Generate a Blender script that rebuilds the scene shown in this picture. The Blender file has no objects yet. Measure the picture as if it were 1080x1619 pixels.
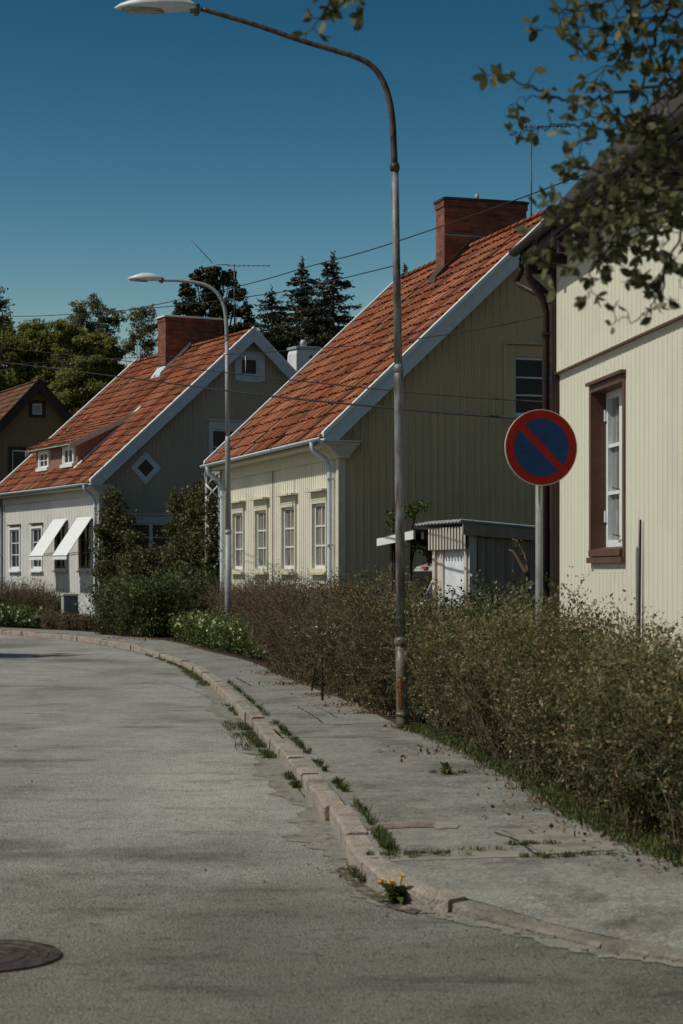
import bpy, math, random
import numpy as np
from mathutils import Vector, Matrix

# ------------------------------------------------------------------ camera, sky, sun, exposure
random.seed(7); RNG = np.random.default_rng(7)
SC = bpy.context.scene
COL = SC.collection
F, CX, CY, EYE = 3000.0, 540.0, 903.0, 1.65      # focal length, centre and horizon in photo pixels; eye height

cam = bpy.data.cameras.new('camera'); camo = bpy.data.objects.new('camera', cam); COL.objects.link(camo)
camo.location = (0, 0, EYE); camo.rotation_euler = (math.radians(90), 0, 0)
cam.sensor_fit = 'HORIZONTAL'; cam.sensor_width = 24.0; cam.lens = F / 1080 * 24.0
cam.shift_y = (CY - 809.5) / 1080
cam.clip_start = .1; cam.clip_end = 3000
cam.dof.use_dof = True; cam.dof.focus_distance = 31; cam.dof.aperture_fstop = 5.6
SC.camera = camo

SUN_EL = math.radians(50); SUN_H = Vector((-.958, -.286, 0)).normalized()
world = bpy.data.worlds.new('World'); SC.world = world; world.use_nodes = True
wn = world.node_tree.nodes; wl = world.node_tree.links
sky = wn.new('ShaderNodeTexSky'); sky.sky_type = 'NISHITA'; sky.sun_disc = False
sky.sun_elevation = SUN_EL; sky.sun_rotation = math.atan2(SUN_H.x, SUN_H.y) % (2 * math.pi)
sky.altitude = 0; sky.air_density = 1.0; sky.dust_density = .5; sky.ozone_density = 2.2
bg = wn['Background']; bg.inputs['Strength'].default_value = .056
sep = wn.new('ShaderNodeSeparateColor'); com = wn.new('ShaderNodeCombineColor'); wl.new(sky.outputs[0], sep.inputs[0])
for i_, (ex, ti, mx_) in enumerate(((4.0, .048, 8.0), (2.7, .132, 8.0), (3.0, .0435, 8.2))):      # deeper, greener blue overhead, as on the photograph's film-like sky
    pw = wn.new('ShaderNodeMath'); pw.operation = 'POWER'; pw.inputs[1].default_value = ex; wl.new(sep.outputs[i_], pw.inputs[0])
    mu = wn.new('ShaderNodeMath'); mu.operation = 'MULTIPLY'; mu.inputs[1].default_value = ti; wl.new(pw.outputs[0], mu.inputs[0])
    mn = wn.new('ShaderNodeMath'); mn.operation = 'MINIMUM'; mn.inputs[1].default_value = mx_; wl.new(mu.outputs[0], mn.inputs[0]); wl.new(mn.outputs[0], com.inputs[i_])
wl.new(com.outputs[0], bg.inputs[0])

sun = bpy.data.lights.new('sun', 'SUN'); suno = bpy.data.objects.new('sun', sun); COL.objects.link(suno)
sun.energy = 3.9; sun.angle = math.radians(.5); sun.color = (1, .95, .85)
sdir = Vector((SUN_H.x * math.cos(SUN_EL), SUN_H.y * math.cos(SUN_EL), math.sin(SUN_EL)))
suno.rotation_euler = sdir.to_track_quat('Z', 'Y').to_euler(); suno.location = (-20, -10, 30)

SC.view_settings.view_transform = 'Standard'; SC.view_settings.look = 'None'
SC.view_settings.exposure = -.30; SC.view_settings.gamma = 1
SC.cycles.max_bounces = 6; SC.cycles.use_denoising = True

# ------------------------------------------------------------------ helpers
def P(px, py, D):
    return Vector(((px - CX) / F * D, D, EYE + (CY - py) / F * D))
def G(px, py, z=.12):
    D = (EYE - z) * F / (py - CY)
    return Vector(((px - CX) / F * D, D, z))
def tag(o, label=None, cat=None, group=None, kind=None):
    if label: o['label'] = label
    if cat: o['category'] = cat
    if group: o['group'] = group
    if kind: o['kind'] = kind
    return o
def empty(name, loc=(0, 0, 0), rz=0, label=None, cat=None, group=None):
    o = bpy.data.objects.new(name, None); COL.objects.link(o); o.location = loc; o.rotation_euler = (0, 0, rz)
    o.empty_display_size = .3
    return tag(o, label, cat, group)

MATS = {}
def mat(name, col, rough=.8, var=.15, scale=3.0, bump=0.0, bscale=40.0, metal=0.0, col2=None, stretch=(1, 1, 1), detail=5, spec=.3, contrast=.5, trans=0, coat=0):
    m = bpy.data.materials.new(name); m.use_nodes = True; MATS[name] = m
    nt = m.node_tree; N = nt.nodes; L = nt.links; b = N['Principled BSDF']
    b.inputs['Roughness'].default_value = rough; b.inputs['Metallic'].default_value = metal
    b.inputs['Specular IOR Level'].default_value = spec
    b.inputs['Coat Weight'].default_value = coat
    tc = N.new('ShaderNodeTexCoord'); mp = N.new('ShaderNodeMapping'); mp.inputs['Scale'].default_value = stretch
    L.new(tc.outputs['Object'], mp.inputs[0])
    n = N.new('ShaderNodeTexNoise'); n.inputs['Scale'].default_value = scale; n.inputs['Detail'].default_value = detail; n.inputs['Roughness'].default_value = .65
    L.new(mp.outputs[0], n.inputs['Vector'])
    cr = N.new('ShaderNodeValToRGB'); c2 = col2 or tuple(max(0, c * (1 - 2 * var)) for c in col)
    cr.color_ramp.elements[0].position = .5 - contrast * .4; cr.color_ramp.elements[1].position = .5 + contrast * .3
    cr.color_ramp.elements[0].color = (*c2, 1)
    cr.color_ramp.elements[1].color = (*(c * (1 + var * .4) for c in col), 1)
    L.new(n.outputs['Fac'], cr.inputs[0]); L.new(cr.outputs[0], b.inputs['Base Color'])
    m['ramp'] = cr.name
    if bump:
        n2 = N.new('ShaderNodeTexNoise'); n2.inputs['Scale'].default_value = bscale; n2.inputs['Detail'].default_value = 4
        L.new(mp.outputs[0], n2.inputs['Vector'])
        bp = N.new('ShaderNodeBump'); bp.inputs['Strength'].default_value = bump; bp.inputs['Distance'].default_value = .02
        L.new(n2.outputs['Fac'], bp.inputs['Height']); L.new(bp.outputs[0], b.inputs['Normal'])
    return m

def mix_in(m, col, scale, lo, hi, stretch=(1, 1, 1), attr=None, seed=0.0, coords='Object'):
    """mix another colour over the base colour where a noise passes lo..hi"""
    nt = m.node_tree; N = nt.nodes; L = nt.links; b = N['Principled BSDF']
    src = b.inputs['Base Color'].links[0].from_socket
    tc = N.new('ShaderNodeTexCoord'); mp = N.new('ShaderNodeMapping'); mp.inputs['Scale'].default_value = stretch
    mp.inputs['Location'].default_value = (seed, seed * 1.7, seed * .6)
    L.new(tc.outputs[coords], mp.inputs[0])
    n = N.new('ShaderNodeTexNoise'); n.inputs['Scale'].default_value = scale; n.inputs['Detail'].default_value = 6; n.inputs['Roughness'].default_value = .6
    L.new(mp.outputs[0], n.inputs['Vector'])
    mr = N.new('ShaderNodeMapRange'); mr.inputs['From Min'].default_value = lo; mr.inputs['From Max'].default_value = hi
    L.new(n.outputs['Fac'], mr.inputs[0])
    mx = N.new('ShaderNodeMix'); mx.data_type = 'RGBA'
    L.new(mr.outputs[0], mx.inputs['Factor']); L.new(src, mx.inputs['A']); mx.inputs['B'].default_value = (*col, 1)
    L.new(mx.outputs['Result'], b.inputs['Base Color'])
    return m

def leafmat(name, cols, rough=.55, transl=.3):
    """colours picked per leaf through the face attribute rnd"""
    m = bpy.data.materials.new(name); m.use_nodes = True; MATS[name] = m
    nt = m.node_tree; N = nt.nodes; L = nt.links; b = N['Principled BSDF']
    at = N.new('ShaderNodeAttribute'); at.attribute_name = 'rnd'
    cr = N.new('ShaderNodeValToRGB'); el = cr.color_ramp.elements
    while len(el) < len(cols): el.new(.5)
    for i, (p, c) in enumerate(cols):
        el[i].position = p; el[i].color = (*c, 1)
    L.new(at.outputs['Fac'], cr.inputs[0]); L.new(cr.outputs[0], b.inputs['Base Color'])
    b.inputs['Roughness'].default_value = rough; b.inputs['Specular IOR Level'].default_value = .35
    if transl:
        t = N.new('ShaderNodeBsdfTranslucent'); L.new(cr.outputs[0], t.inputs[0])
        mx = N.new('ShaderNodeMixShader'); mx.inputs[0].default_value = transl
        out = N['Material Output']; L.new(b.outputs[0], mx.inputs[1]); L.new(t.outputs[0], mx.inputs[2]); L.new(mx.outputs[0], out.inputs[0])
    return m

class MB:
    def __init__(s): s.v = []; s.f = []; s.mi = []; s.uv = []; s.m = 0; s.sm = []
    def quad(s, pts, uv=None, smooth=False):
        i = len(s.v); s.v += [tuple(p) for p in pts]; n = len(pts); s.f.append(tuple(range(i, i + n))); s.mi.append(s.m); s.sm.append(smooth)
        s.uv.append(uv or [(0, 0)] * n)
    def box(s, x0, x1, y0, y1, z0, z1, fr=None):
        if x0 > x1: x0, x1 = x1, x0
        if y0 > y1: y0, y1 = y1, y0
        if z0 > z1: z0, z1 = z1, z0
        c = [(x0, y0, z0), (x1, y0, z0), (x1, y1, z0), (x0, y1, z0), (x0, y0, z1), (x1, y0, z1), (x1, y1, z1), (x0, y1, z1)]
        F6 = [((3, 2, 1, 0), 0, 1), ((4, 5, 6, 7), 0, 1), ((0, 1, 5, 4), 0, 2), ((2, 3, 7, 6), 0, 2), ((1, 2, 6, 5), 1, 2), ((3, 0, 4, 7), 1, 2)]
        T = [fr(*p) if fr else p for p in c]
        i = len(s.v); s.v += [tuple(p) for p in T]
        for q, a, b_ in F6:
            s.f.append(tuple(i + k for k in q)); s.mi.append(s.m); s.sm.append(False); s.uv.append([(c[k][a], c[k][b_]) for k in q])
    def hexa(s, c):
        i = len(s.v); s.v += [tuple(p) for p in c]
        for q in ((3, 2, 1, 0), (4, 5, 6, 7), (0, 1, 5, 4), (2, 3, 7, 6), (1, 2, 6, 5), (3, 0, 4, 7)):
            s.f.append(tuple(i + k for k in q)); s.mi.append(s.m); s.sm.append(False); s.uv.append([(0, 0)] * 4)
    def tube(s, pts, r, n=8, cap=True):
        pts = [Vector(p) for p in pts]; R = r if hasattr(r, '__len__') else [r] * len(pts)
        up = Vector((0, 0, 1)); i0 = len(s.v); prev = None
        for k, p in enumerate(pts):
            d = (pts[min(k + 1, len(pts) - 1)] - pts[max(k - 1, 0)])
            if d.length < 1e-9: d = Vector((0, 0, 1))
            d.normalize()
            a = d.cross(up) if prev is None else (prev - d * prev.dot(d))
            if a.length < 1e-3: a = d.cross(Vector((1, 0, 0)))
            a.normalize(); prev = a; b_ = d.cross(a)
            for j in range(n):
                t = 2 * math.pi * j / n; q = p + (a * math.cos(t) + b_ * math.sin(t)) * R[k]; s.v.append(tuple(q))
        for k in range(len(pts) - 1):
            for j in range(n):
                a_ = i0 + k * n + j; b2 = i0 + k * n + (j + 1) % n
                s.f.append((a_, b2, b2 + n, a_ + n)); s.mi.append(s.m); s.sm.append(True); s.uv.append([(j / n, k), ((j + 1) / n, k), ((j + 1) / n, k + 1), (j / n, k + 1)])
        if cap:
            s.f.append(tuple(i0 + j for j in reversed(range(n)))); s.mi.append(s.m); s.sm.append(False); s.uv.append([(0, 0)] * n)
            e = i0 + (len(pts) - 1) * n
            s.f.append(tuple(e + j for j in range(n))); s.mi.append(s.m); s.sm.append(False); s.uv.append([(0, 0)] * n)
    def loft(s, rings, cap=True, smooth=True):
        n = len(rings[0]); i0 = len(s.v)
        for r in rings: s.v += [tuple(p) for p in r]
        for k in range(len(rings) - 1):
            for j in range(n):
                a = i0 + k * n + j; b_ = i0 + k * n + (j + 1) % n
                s.f.append((a, b_, b_ + n, a + n)); s.mi.append(s.m); s.sm.append(smooth); s.uv.append([(0, 0)] * 4)
        if cap:
            s.f.append(tuple(i0 + j for j in reversed(range(n)))); s.mi.append(s.m); s.sm.append(False); s.uv.append([(0, 0)] * n)
            e = i0 + (len(rings) - 1) * n
            s.f.append(tuple(e + j for j in range(n))); s.mi.append(s.m); s.sm.append(False); s.uv.append([(0, 0)] * n)
    def build(s, name, mats, parent=None):
        me = bpy.data.meshes.new(name); me.from_pydata(s.v, [], s.f)
        if not isinstance(mats, (list, tuple)): mats = [mats]
        for m in mats: me.materials.append(MATS[m] if isinstance(m, str) else m)
        me.polygons.foreach_set('material_index', s.mi); me.polygons.foreach_set('use_smooth', s.sm)
        uvl = me.uv_layers.new(name='uv'); flat = [c for q in s.uv for p in q for c in p]; uvl.data.foreach_set('uv', flat)
        me.update()
        o = bpy.data.objects.new(name, me); COL.objects.link(o); o.parent = parent
        return o

def npmesh(name, V, Fq, mats, mi=None, rnd=None, parent=None, smooth=False):
    """V (n,3), Fq (m,k) faces all with k corners"""
    me = bpy.data.meshes.new(name); V = np.asarray(V, np.float32); Fq = np.asarray(Fq, np.int32); m, k = Fq.shape
    me.vertices.add(len(V)); me.vertices.foreach_set('co', V.ravel())
    me.loops.add(m * k); me.loops.foreach_set('vertex_index', Fq.ravel())
    me.polygons.add(m); me.polygons.foreach_set('loop_start', np.arange(m, dtype=np.int32) * k)
    for x in (mats if isinstance(mats, (list, tuple)) else [mats]): me.materials.append(MATS[x])
    if mi is not None: me.polygons.foreach_set('material_index', np.asarray(mi, np.int32))
    if smooth: me.polygons.foreach_set('use_smooth', np.ones(m, bool))
    me.update(calc_edges=True)
    if rnd is not None:
        a = me.attributes.new('rnd', 'FLOAT', 'FACE'); a.data.foreach_set('value', np.asarray(rnd, np.float32))
    o = bpy.data.objects.new(name, me); COL.objects.link(o); o.parent = parent
    return o

def unit(a): return a / np.maximum(np.linalg.norm(a, axis=-1, keepdims=True), 1e-9)
def leaf_arrays(C, size, asp=.5, axis=None, spread=1.0, rnd=None, upn=.4):
    """rhombic leaves, slightly folded: two triangles as one quad"""
    n = len(C); C = np.asarray(C, float); size = np.broadcast_to(np.asarray(size, float), (n,))[:, None]
    a = RNG.normal(size=(n, 3)) * spread
    if axis is not None: a = a + axis
    a = unit(a); nn = unit(RNG.normal(size=(n, 3)) + np.array([0, 0, upn])); b = unit(np.cross(a, nn)); nn = np.cross(a, b)
    L = size * .5; W = size * .5 * asp
    V = np.stack([C - a * L, C + b * W + nn * size * .06 - a * L * .1, C + a * L, C - b * W + nn * size * .06 - a * L * .1], 1).reshape(-1, 3)
    Fq = np.arange(4 * n).reshape(n, 4)
    return V, Fq, (RNG.random(n) if rnd is None else rnd)
def tubes_arrays(A, B, ra, rb, n=3):
    """many straight tapered sticks from A to B"""
    m = len(A); d = unit(B - A); ref = np.where(np.abs(d[:, 2:3]) > .9, np.array([[1., 0, 0]]), np.array([[0, 0, 1.]]))
    u = unit(np.cross(d, ref)); w = np.cross(d, u); ra = np.broadcast_to(ra, (m,)); rb = np.broadcast_to(rb, (m,))
    V = []
    for j in range(n):
        t = 2 * math.pi * j / n; o = u * math.cos(t) + w * math.sin(t); V.append(A + o * ra[:, None]); V.append(B + o * rb[:, None])
    V = np.stack(V, 1).reshape(-1, 3); base = np.arange(m)[:, None] * 2 * n; Fq = []
    for j in range(n):
        k = (j + 1) % n; Fq.append(base + np.array([2 * j, 2 * k, 2 * k + 1, 2 * j + 1]))
    return V, np.concatenate(Fq, 0)
def joinq(parts):
    Vs, Fs, off = [], [], 0
    for V, Fq in parts: Vs.append(V); Fs.append(Fq + off); off += len(V)
    return np.concatenate(Vs), np.concatenate(Fs)

# ------------------------------------------------------------------ materials
mat('asphalt', (.355, .352, .325), .9, .16, 1.3, 1.0, 80, contrast=.7)
mix_in(MATS['asphalt'], (.115, .115, .095), .55, .50, .66, (1, .5, 1), seed=3)
mix_in(MATS['asphalt'], (.33, .325, .29), 7, .50, .70, seed=21)
mix_in(MATS['asphalt'], (.15, .15, .13), 12, .54, .72, seed=22)
mix_in(MATS['asphalt'], (.38, .375, .34), 30, .52, .66, seed=23)
mix_in(MATS['asphalt'], (.12, .12, .105), 26, .56, .70, seed=24)
mix_in(MATS['asphalt'], (.50, .49, .45), 60, .52, .64)
mix_in(MATS['asphalt'], (.06, .06, .05), 62, .54, .64, seed=5)
mix_in(MATS['asphalt'], (.115, .115, .10), 1.6, .60, .75, (.4, 1.4, 1), seed=9)
mix_in(MATS['asphalt'], (.27, .265, .24), .8, .56, .8, (2.2, .12, 1), seed=14)
def near_vignette(m, col, y0, y1):  # paints lens vignetting into the base colour: darker towards the camera, ragged edge
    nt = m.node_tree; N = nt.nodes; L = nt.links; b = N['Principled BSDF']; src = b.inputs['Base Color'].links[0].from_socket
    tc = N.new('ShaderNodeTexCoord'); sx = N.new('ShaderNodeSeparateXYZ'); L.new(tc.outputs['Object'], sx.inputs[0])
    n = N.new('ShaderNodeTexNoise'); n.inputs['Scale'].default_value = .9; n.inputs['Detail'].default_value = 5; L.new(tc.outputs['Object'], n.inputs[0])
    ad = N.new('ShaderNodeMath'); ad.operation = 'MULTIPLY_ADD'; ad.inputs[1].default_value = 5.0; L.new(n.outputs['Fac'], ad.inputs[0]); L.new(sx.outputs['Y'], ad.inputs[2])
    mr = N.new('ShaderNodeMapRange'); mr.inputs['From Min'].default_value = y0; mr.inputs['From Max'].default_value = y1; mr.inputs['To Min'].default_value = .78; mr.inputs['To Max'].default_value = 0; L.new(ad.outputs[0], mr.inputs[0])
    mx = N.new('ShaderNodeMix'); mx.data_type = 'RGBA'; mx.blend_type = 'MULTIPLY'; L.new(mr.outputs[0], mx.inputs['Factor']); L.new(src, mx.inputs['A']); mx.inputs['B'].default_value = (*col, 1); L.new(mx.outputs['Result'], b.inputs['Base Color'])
def stain(m, col, scale, lo, hi, stretch=(1, 1, 1), seed=0.0, fac=1.0):
    nt = m.node_tree; N = nt.nodes; L = nt.links; b = N['Principled BSDF']; src = b.inputs['Base Color'].links[0].from_socket
    tc = N.new('ShaderNodeTexCoord'); mp = N.new('ShaderNodeMapping'); mp.inputs['Scale'].default_value = stretch; mp.inputs['Location'].default_value = (seed, seed * .7, 0); L.new(tc.outputs['Object'], mp.inputs[0])
    n = N.new('ShaderNodeTexNoise'); n.inputs['Scale'].default_value = scale; n.inputs['Detail'].default_value = 7; n.inputs['Roughness'].default_value = .62; L.new(mp.outputs[0], n.inputs[0])
    mr = N.new('ShaderNodeMapRange'); mr.inputs['From Min'].default_value = lo; mr.inputs['From Max'].default_value = hi; mr.inputs['To Max'].default_value = fac; L.new(n.outputs['Fac'], mr.inputs[0])
    mx = N.new('ShaderNodeMix'); mx.data_type = 'RGBA'; mx.blend_type = 'MULTIPLY'; L.new(mr.outputs[0], mx.inputs['Factor']); L.new(src, mx.inputs['A']); mx.inputs['B'].default_value = (*col, 1); L.new(mx.outputs['Result'], b.inputs['Base Color'])
stain(MATS['asphalt'], (.55, .55, .51), .42, .56, .66, (.8, 1.0, 1), 3.3)
stain(MATS['asphalt'], (.74, .74, .71), 1.5, .54, .68, (.6, 1.3, 1), 8.1)
stain(MATS['asphalt'], (1.28, 1.27, 1.24), .35, .50, .66, (1, .5, 1), 17.0)
near_vignette(MATS['asphalt'], (.36, .37, .32), 10.8, 15.0)  # vignette darkening painted on the near road
mat('pavement', (.24, .236, .212), .92, .16, 2.0, .5, 130, contrast=.6)
mix_in(MATS['pavement'], (.115, .112, .095), 1.1, .5, .72, seed=2)
mix_in(MATS['pavement'], (.28, .275, .245), 6, .52, .70, seed=21)
mix_in(MATS['pavement'], (.12, .12, .10), 10, .56, .74, seed=22)
mix_in(MATS['pavement'], (.34, .335, .30), 28, .54, .68, seed=23)
mix_in(MATS['pavement'], (.35, .345, .31), 56, .52, .66)
mix_in(MATS['pavement'], (.08, .08, .07), 64, .54, .66, seed=5)
stain(MATS['pavement'], (.60, .60, .56), .8, .52, .66, (1, 1, 1), 5.0)
stain(MATS['pavement'], (.55, .54, .50), 2.6, .56, .70, (1, 1, 1), 9.0)
mat('slab', (.27, .255, .215), .9, .16, 5, .4, 90); mix_in(MATS['slab'], (.15, .14, .11), 3, .52, .7)
mat('brick_patch', (.22, .165, .135), .9, .3, 9, .4, 60)
mat('crack', (.035, .034, .026), 1, .2, 6)
mat('dirt', (.10, .085, .06), 1, .35, 9, .8, 40); mix_in(MATS['dirt'], (.22, .20, .17), 14, .5, .62)
mat('soil', (.075, .058, .038), 1, .35, 5, .8, 30)
mat('kerbstone', (.37, .325, .27), .9, .25, 9, 1.0, 45, contrast=.8); mix_in(MATS['kerbstone'], (.14, .125, .10), 3, .50, .70); mix_in(MATS['kerbstone'], (.38, .27, .19), 2.1, .52, .75, seed=6)
mat('kerbworn', (.25, .225, .19), .9, .28, 9, 1.0, 45, contrast=.8); mix_in(MATS['kerbworn'], (.12, .11, .09), 3, .5, .68)
mat('yardgrass', (.07, .085, .03), 1, .4, 6, .6, 30)
mat('iron', (.095, .075, .062), .6, .4, 20, metal=.4)
mix_in(MATS['iron'], (.10, .075, .06), 30, .55, .65)

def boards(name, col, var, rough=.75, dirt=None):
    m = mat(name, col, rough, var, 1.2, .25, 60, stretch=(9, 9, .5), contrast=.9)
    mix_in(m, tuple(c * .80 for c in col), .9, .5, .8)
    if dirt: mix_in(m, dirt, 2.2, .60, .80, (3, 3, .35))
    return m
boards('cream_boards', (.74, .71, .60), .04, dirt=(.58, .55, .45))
boards('cream_boards_shaded', (.60, .46, .27), .08, dirt=(.40, .33, .20))  # same cream boards on the shaded side, the shade tone put into the colour
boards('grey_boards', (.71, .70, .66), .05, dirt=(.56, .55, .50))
boards('grey_boards_shaded', (.47, .385, .29), .08, dirt=(.34, .30, .24))  # copy of the grey boards for the gable in shade, coloured darker and warmer
boards('pale_boards', (.68, .665, .54), .035, dirt=(.56, .56, .46))
boards('ochre_boards', (.26, .18, .10), .12)
boards('weathered_boards', (.42, .34, .255), .22, dirt=(.16, .12, .09))
mat('shed_trim', (.56, .52, .45), .7, .10, 5)
mat('plinth', (.62, .64, .64), .85, .12, 4, .3, 40)
mat('white_paint', (.74, .75, .72), .55, .06, 5); mix_in(MATS['white_paint'], (.50, .50, .46), 6, .60, .78)
mat('bluewhite', (.56, .62, .66), .5, .06, 3); mix_in(MATS['bluewhite'], (.42, .46, .48), 7, .58, .75)
mat('sash', (.70, .74, .75), .5, .05, 8)
mat('cream_trim', (.60, .56, .42), .6, .08, 6)
mat('grey_trim', (.50, .49, .44), .6, .08, 6)
mat('brown_paint', (.120, .058, .040), .55, .14, 6); mix_in(MATS['brown_paint'], (.18, .095, .07), 9, .60, .8)
mat('dark_brown', (.040, .022, .018), .5, .2, 6); mix_in(MATS['dark_brown'], (.09, .055, .04), 5, .62, .75, (1, 1, .3))
mat('reddish_boards', (.26, .15, .12), .8, .15, 3, stretch=(8, 8, .5))
mat('roof_under', (.06, .045, .035), .9, .2, 4)
mat('black_roof', (.018, .016, .015), .6, .3, 6, .3, 30)
mat('canvas', (.72, .74, .74), .9, .05, 10)
mat('metal_cap', (.42, .46, .48), .45, .15, 5, metal=.3)
mat('dark_cap', (.07, .05, .045), .7, .3, 8)
mat('plaster_white', (.66, .70, .72), .85, .12, 3)
mat('antenna', (.10, .10, .11), .5, .2, 8, metal=.5)
mat('galv', (.30, .33, .34), .5, .12, 10, metal=.1, stretch=(3, 3, .6))
mat('lamp_shell', (.62, .66, .68), .35, .08, 8)
mat('lens', (.30, .29, .24), .15, .2, 12, spec=.6)
mat('cable', (.02, .018, .018), .7, .1, 8)
mat('sign_red', (.27, .014, .010), .6, .10, 10, spec=.12)
mat('sign_blue', (.012, .045, .14), .6, .12, 10, spec=.12)
mat('sign_edge', (.62, .60, .55), .5, .08, 10)
mat('signpole', (.25, .265, .265), .6, .15, 8); mix_in(MATS['signpole'], (.22, .22, .08), 5, .5, .62, (1, 1, .3))
mat('cabinet', (.36, .37, .31), .6, .1, 6)
mat('carpaint', (.56, .54, .50), .3, .05, 4, metal=.1, coat=.6)
mat('car_glass', (.020, .022, .020), .5, .1, 5, spec=0)
mat('rubber', (.02, .02, .02), .8, .2, 8)
mat('tail_red', (.45, .03, .02), .3, .1, 8)
mat('bark', (.075, .052, .038), .95, .35, 6, .8, 30, stretch=(1, 1, .3))
mat('branch', (.055, .040, .033), .9, .3, 12)
mat('twig_brown', (.23, .165, .10), .9, .42, 2.2, contrast=.8)
mat('twig_dark', (.070, .050, .035), .9, .35, 8)
mat('petal', (.85, .80, .42), .6, .12, 10)
mat('petal_yellow', (.75, .48, .04), .6, .1, 10)
mat('litter', (.20, .115, .06), .9, .4, 12)

def rusty(name, base, rust, lo, hi, stretch=(1, 1, .5)):
    m = mat(name, base, .5, .10, 5, .15, 60, metal=.25, stretch=(1, 1, .3)); mix_in(m, rust, 16, lo, hi, stretch); return m
rusty('lamp_steel', (.25, .27, .28), (.10, .065, .05), .40, .66, (1, 1, .22))
rusty('lamp_arm', (.12, .085, .07), (.05, .032, .026), .45, .6)
rusty('lamp_base', (.15, .14, .10), (.09, .07, .05), .5, .65)
mat('rust', (.30, .10, .035), .9, .3, 12)

# glass with a curtain-like or dark interior; opaque and glossy
def glass(name, dark, light, lo, hi, sc=1.5, stretch=(3, 3, .5)):
    m = mat(name, dark, .16 if 'black' in name else .08, .1, 5, spec=.22 if 'black' in name else .6); mix_in(m, light, sc, lo, hi, stretch); return m
glass('pane_curtain', (.10, .085, .07), (.32, .27, .21), .42, .62, 2.2, (4, 4, .35))
glass('pane_dark', (.020, .018, .016), (.06, .05, .042), .5, .75)
glass('pane_black', (.012, .010, .010), (.03, .022, .018), .5, .75)
glass('pane_grey', (.16, .17, .17), (.30, .30, .28), .45, .6, 2, (6, 6, .4))

# bricks from the uv map
def brickmat(name, c1, c2, mort):
    m = bpy.data.materials.new(name); m.use_nodes = True; MATS[name] = m
    N = m.node_tree.nodes; L = m.node_tree.links; b = N['Principled BSDF']
    uv = N.new('ShaderNodeUVMap'); uv.uv_map = 'uv'
    t = N.new('ShaderNodeTexBrick'); t.inputs['Scale'].default_value = 1; t.inputs['Brick Width'].default_value = .26; t.inputs['Row Height'].default_value = .077
    t.inputs['Mortar Size'].default_value = .008; t.inputs['Color1'].default_value = (*c1, 1); t.inputs['Color2'].default_value = (*c2, 1); t.inputs['Mortar'].default_value = (*mort, 1)
    t.inputs['Bias'].default_value = 0
    L.new(uv.outputs[0], t.inputs['Vector'])
    n = N.new('ShaderNodeTexNoise'); n.inputs['Scale'].default_value = 3; n.inputs['Detail'].default_value = 5
    tc = N.new('ShaderNodeTexCoord'); L.new(tc.outputs['Object'], n.inputs[0])
    hs = N.new('ShaderNodeMix'); hs.data_type = 'RGBA'; hs.blend_type = 'MULTIPLY'; hs.inputs['Factor'].default_value = 1
    mr = N.new('ShaderNodeMapRange'); mr.inputs['From Min'].default_value = .3; mr.inputs['From Max'].default_value = .7; mr.inputs['To Min'].default_value = .55; mr.inputs['To Max'].default_value = 1.15
    L.new(n.outputs['Fac'], mr.inputs[0]); L.new(t.outputs['Color'], hs.inputs['A']); L.new(mr.outputs[0], hs.inputs['B']); L.new(hs.outputs['Result'], b.inputs['Base Color'])
    bp = N.new('ShaderNodeBump'); bp.inputs['Strength'].default_value = .8; bp.inputs['Distance'].default_value = .01; bp.invert = True
    L.new(t.outputs['Fac'], bp.inputs['Height']); L.new(bp.outputs[0], b.inputs['Normal'])
    b.inputs['Roughness'].default_value = .85
brickmat('chimney_brick', (.30, .085, .040), (.13, .040, .024), (.17, .11, .08))

# roof tiles: one tint per tile through the uv map (u = tile column, v = row)
def tilemat(name, cols, moss):
    m = bpy.data.materials.new(name); m.use_nodes = True; MATS[name] = m
    N = m.node_tree.nodes; L = m.node_tree.links; b = N['Principled BSDF']
    uv = N.new('ShaderNodeUVMap'); uv.uv_map = 'uv'; um_ = N.new('ShaderNodeVectorMath'); um_.operation = 'MULTIPLY'; um_.inputs[1].default_value = (1, 0, 0)
    fl = N.new('ShaderNodeVectorMath'); fl.operation = 'FLOOR'; L.new(uv.outputs[0], fl.inputs[0])
    wn_ = N.new('ShaderNodeTexWhiteNoise'); wn_.noise_dimensions = '2D'; L.new(fl.outputs[0], wn_.inputs['Vector'])
    cr = N.new('ShaderNodeValToRGB'); el = cr.color_ramp.elements
    while len(el) < len(cols): el.new(.5)
    for i, (p, c) in enumerate(cols): el[i].position = p; el[i].color = (*c, 1)
    wc_ = N.new('ShaderNodeTexWhiteNoise'); wc_.noise_dimensions = '2D'; L.new(fl.outputs[0], um_.inputs[0]); L.new(um_.outputs[0], wc_.inputs['Vector'])
    av = N.new('ShaderNodeMix'); av.inputs[0].default_value = .62; L.new(wn_.outputs['Value'], av.inputs[2]); L.new(wc_.outputs['Value'], av.inputs[3])
    L.new(av.outputs[0], cr.inputs[0]); L.new(cr.outputs[0], b.inputs['Base Color'])
    b.inputs['Roughness'].default_value = .85; b.inputs['Specular IOR Level'].default_value = .2
    mix_in(m, moss, 1.4, .48, .75, (1, 1, 1)); mix_in(m, tuple(c * .5 for c in moss), 14, .62, .74, seed=4)
    mix_in(m, (.42, .17, .085), 5, .60, .85, (2.5, 2.5, 1), seed=8)
tilemat('tiles_red', [(.12, (.10, .042, .026)), (.30, (.22, .075, .038)), (.5, (.33, .108, .050)), (.72, (.38, .148, .078)), (.92, (.44, .21, .13))], (.16, .068, .040))
tilemat('tiles_old', [(0, (.14, .07, .04)), (.5, (.22, .11, .06)), (1, (.30, .16, .09))], (.10, .085, .05))

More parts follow.
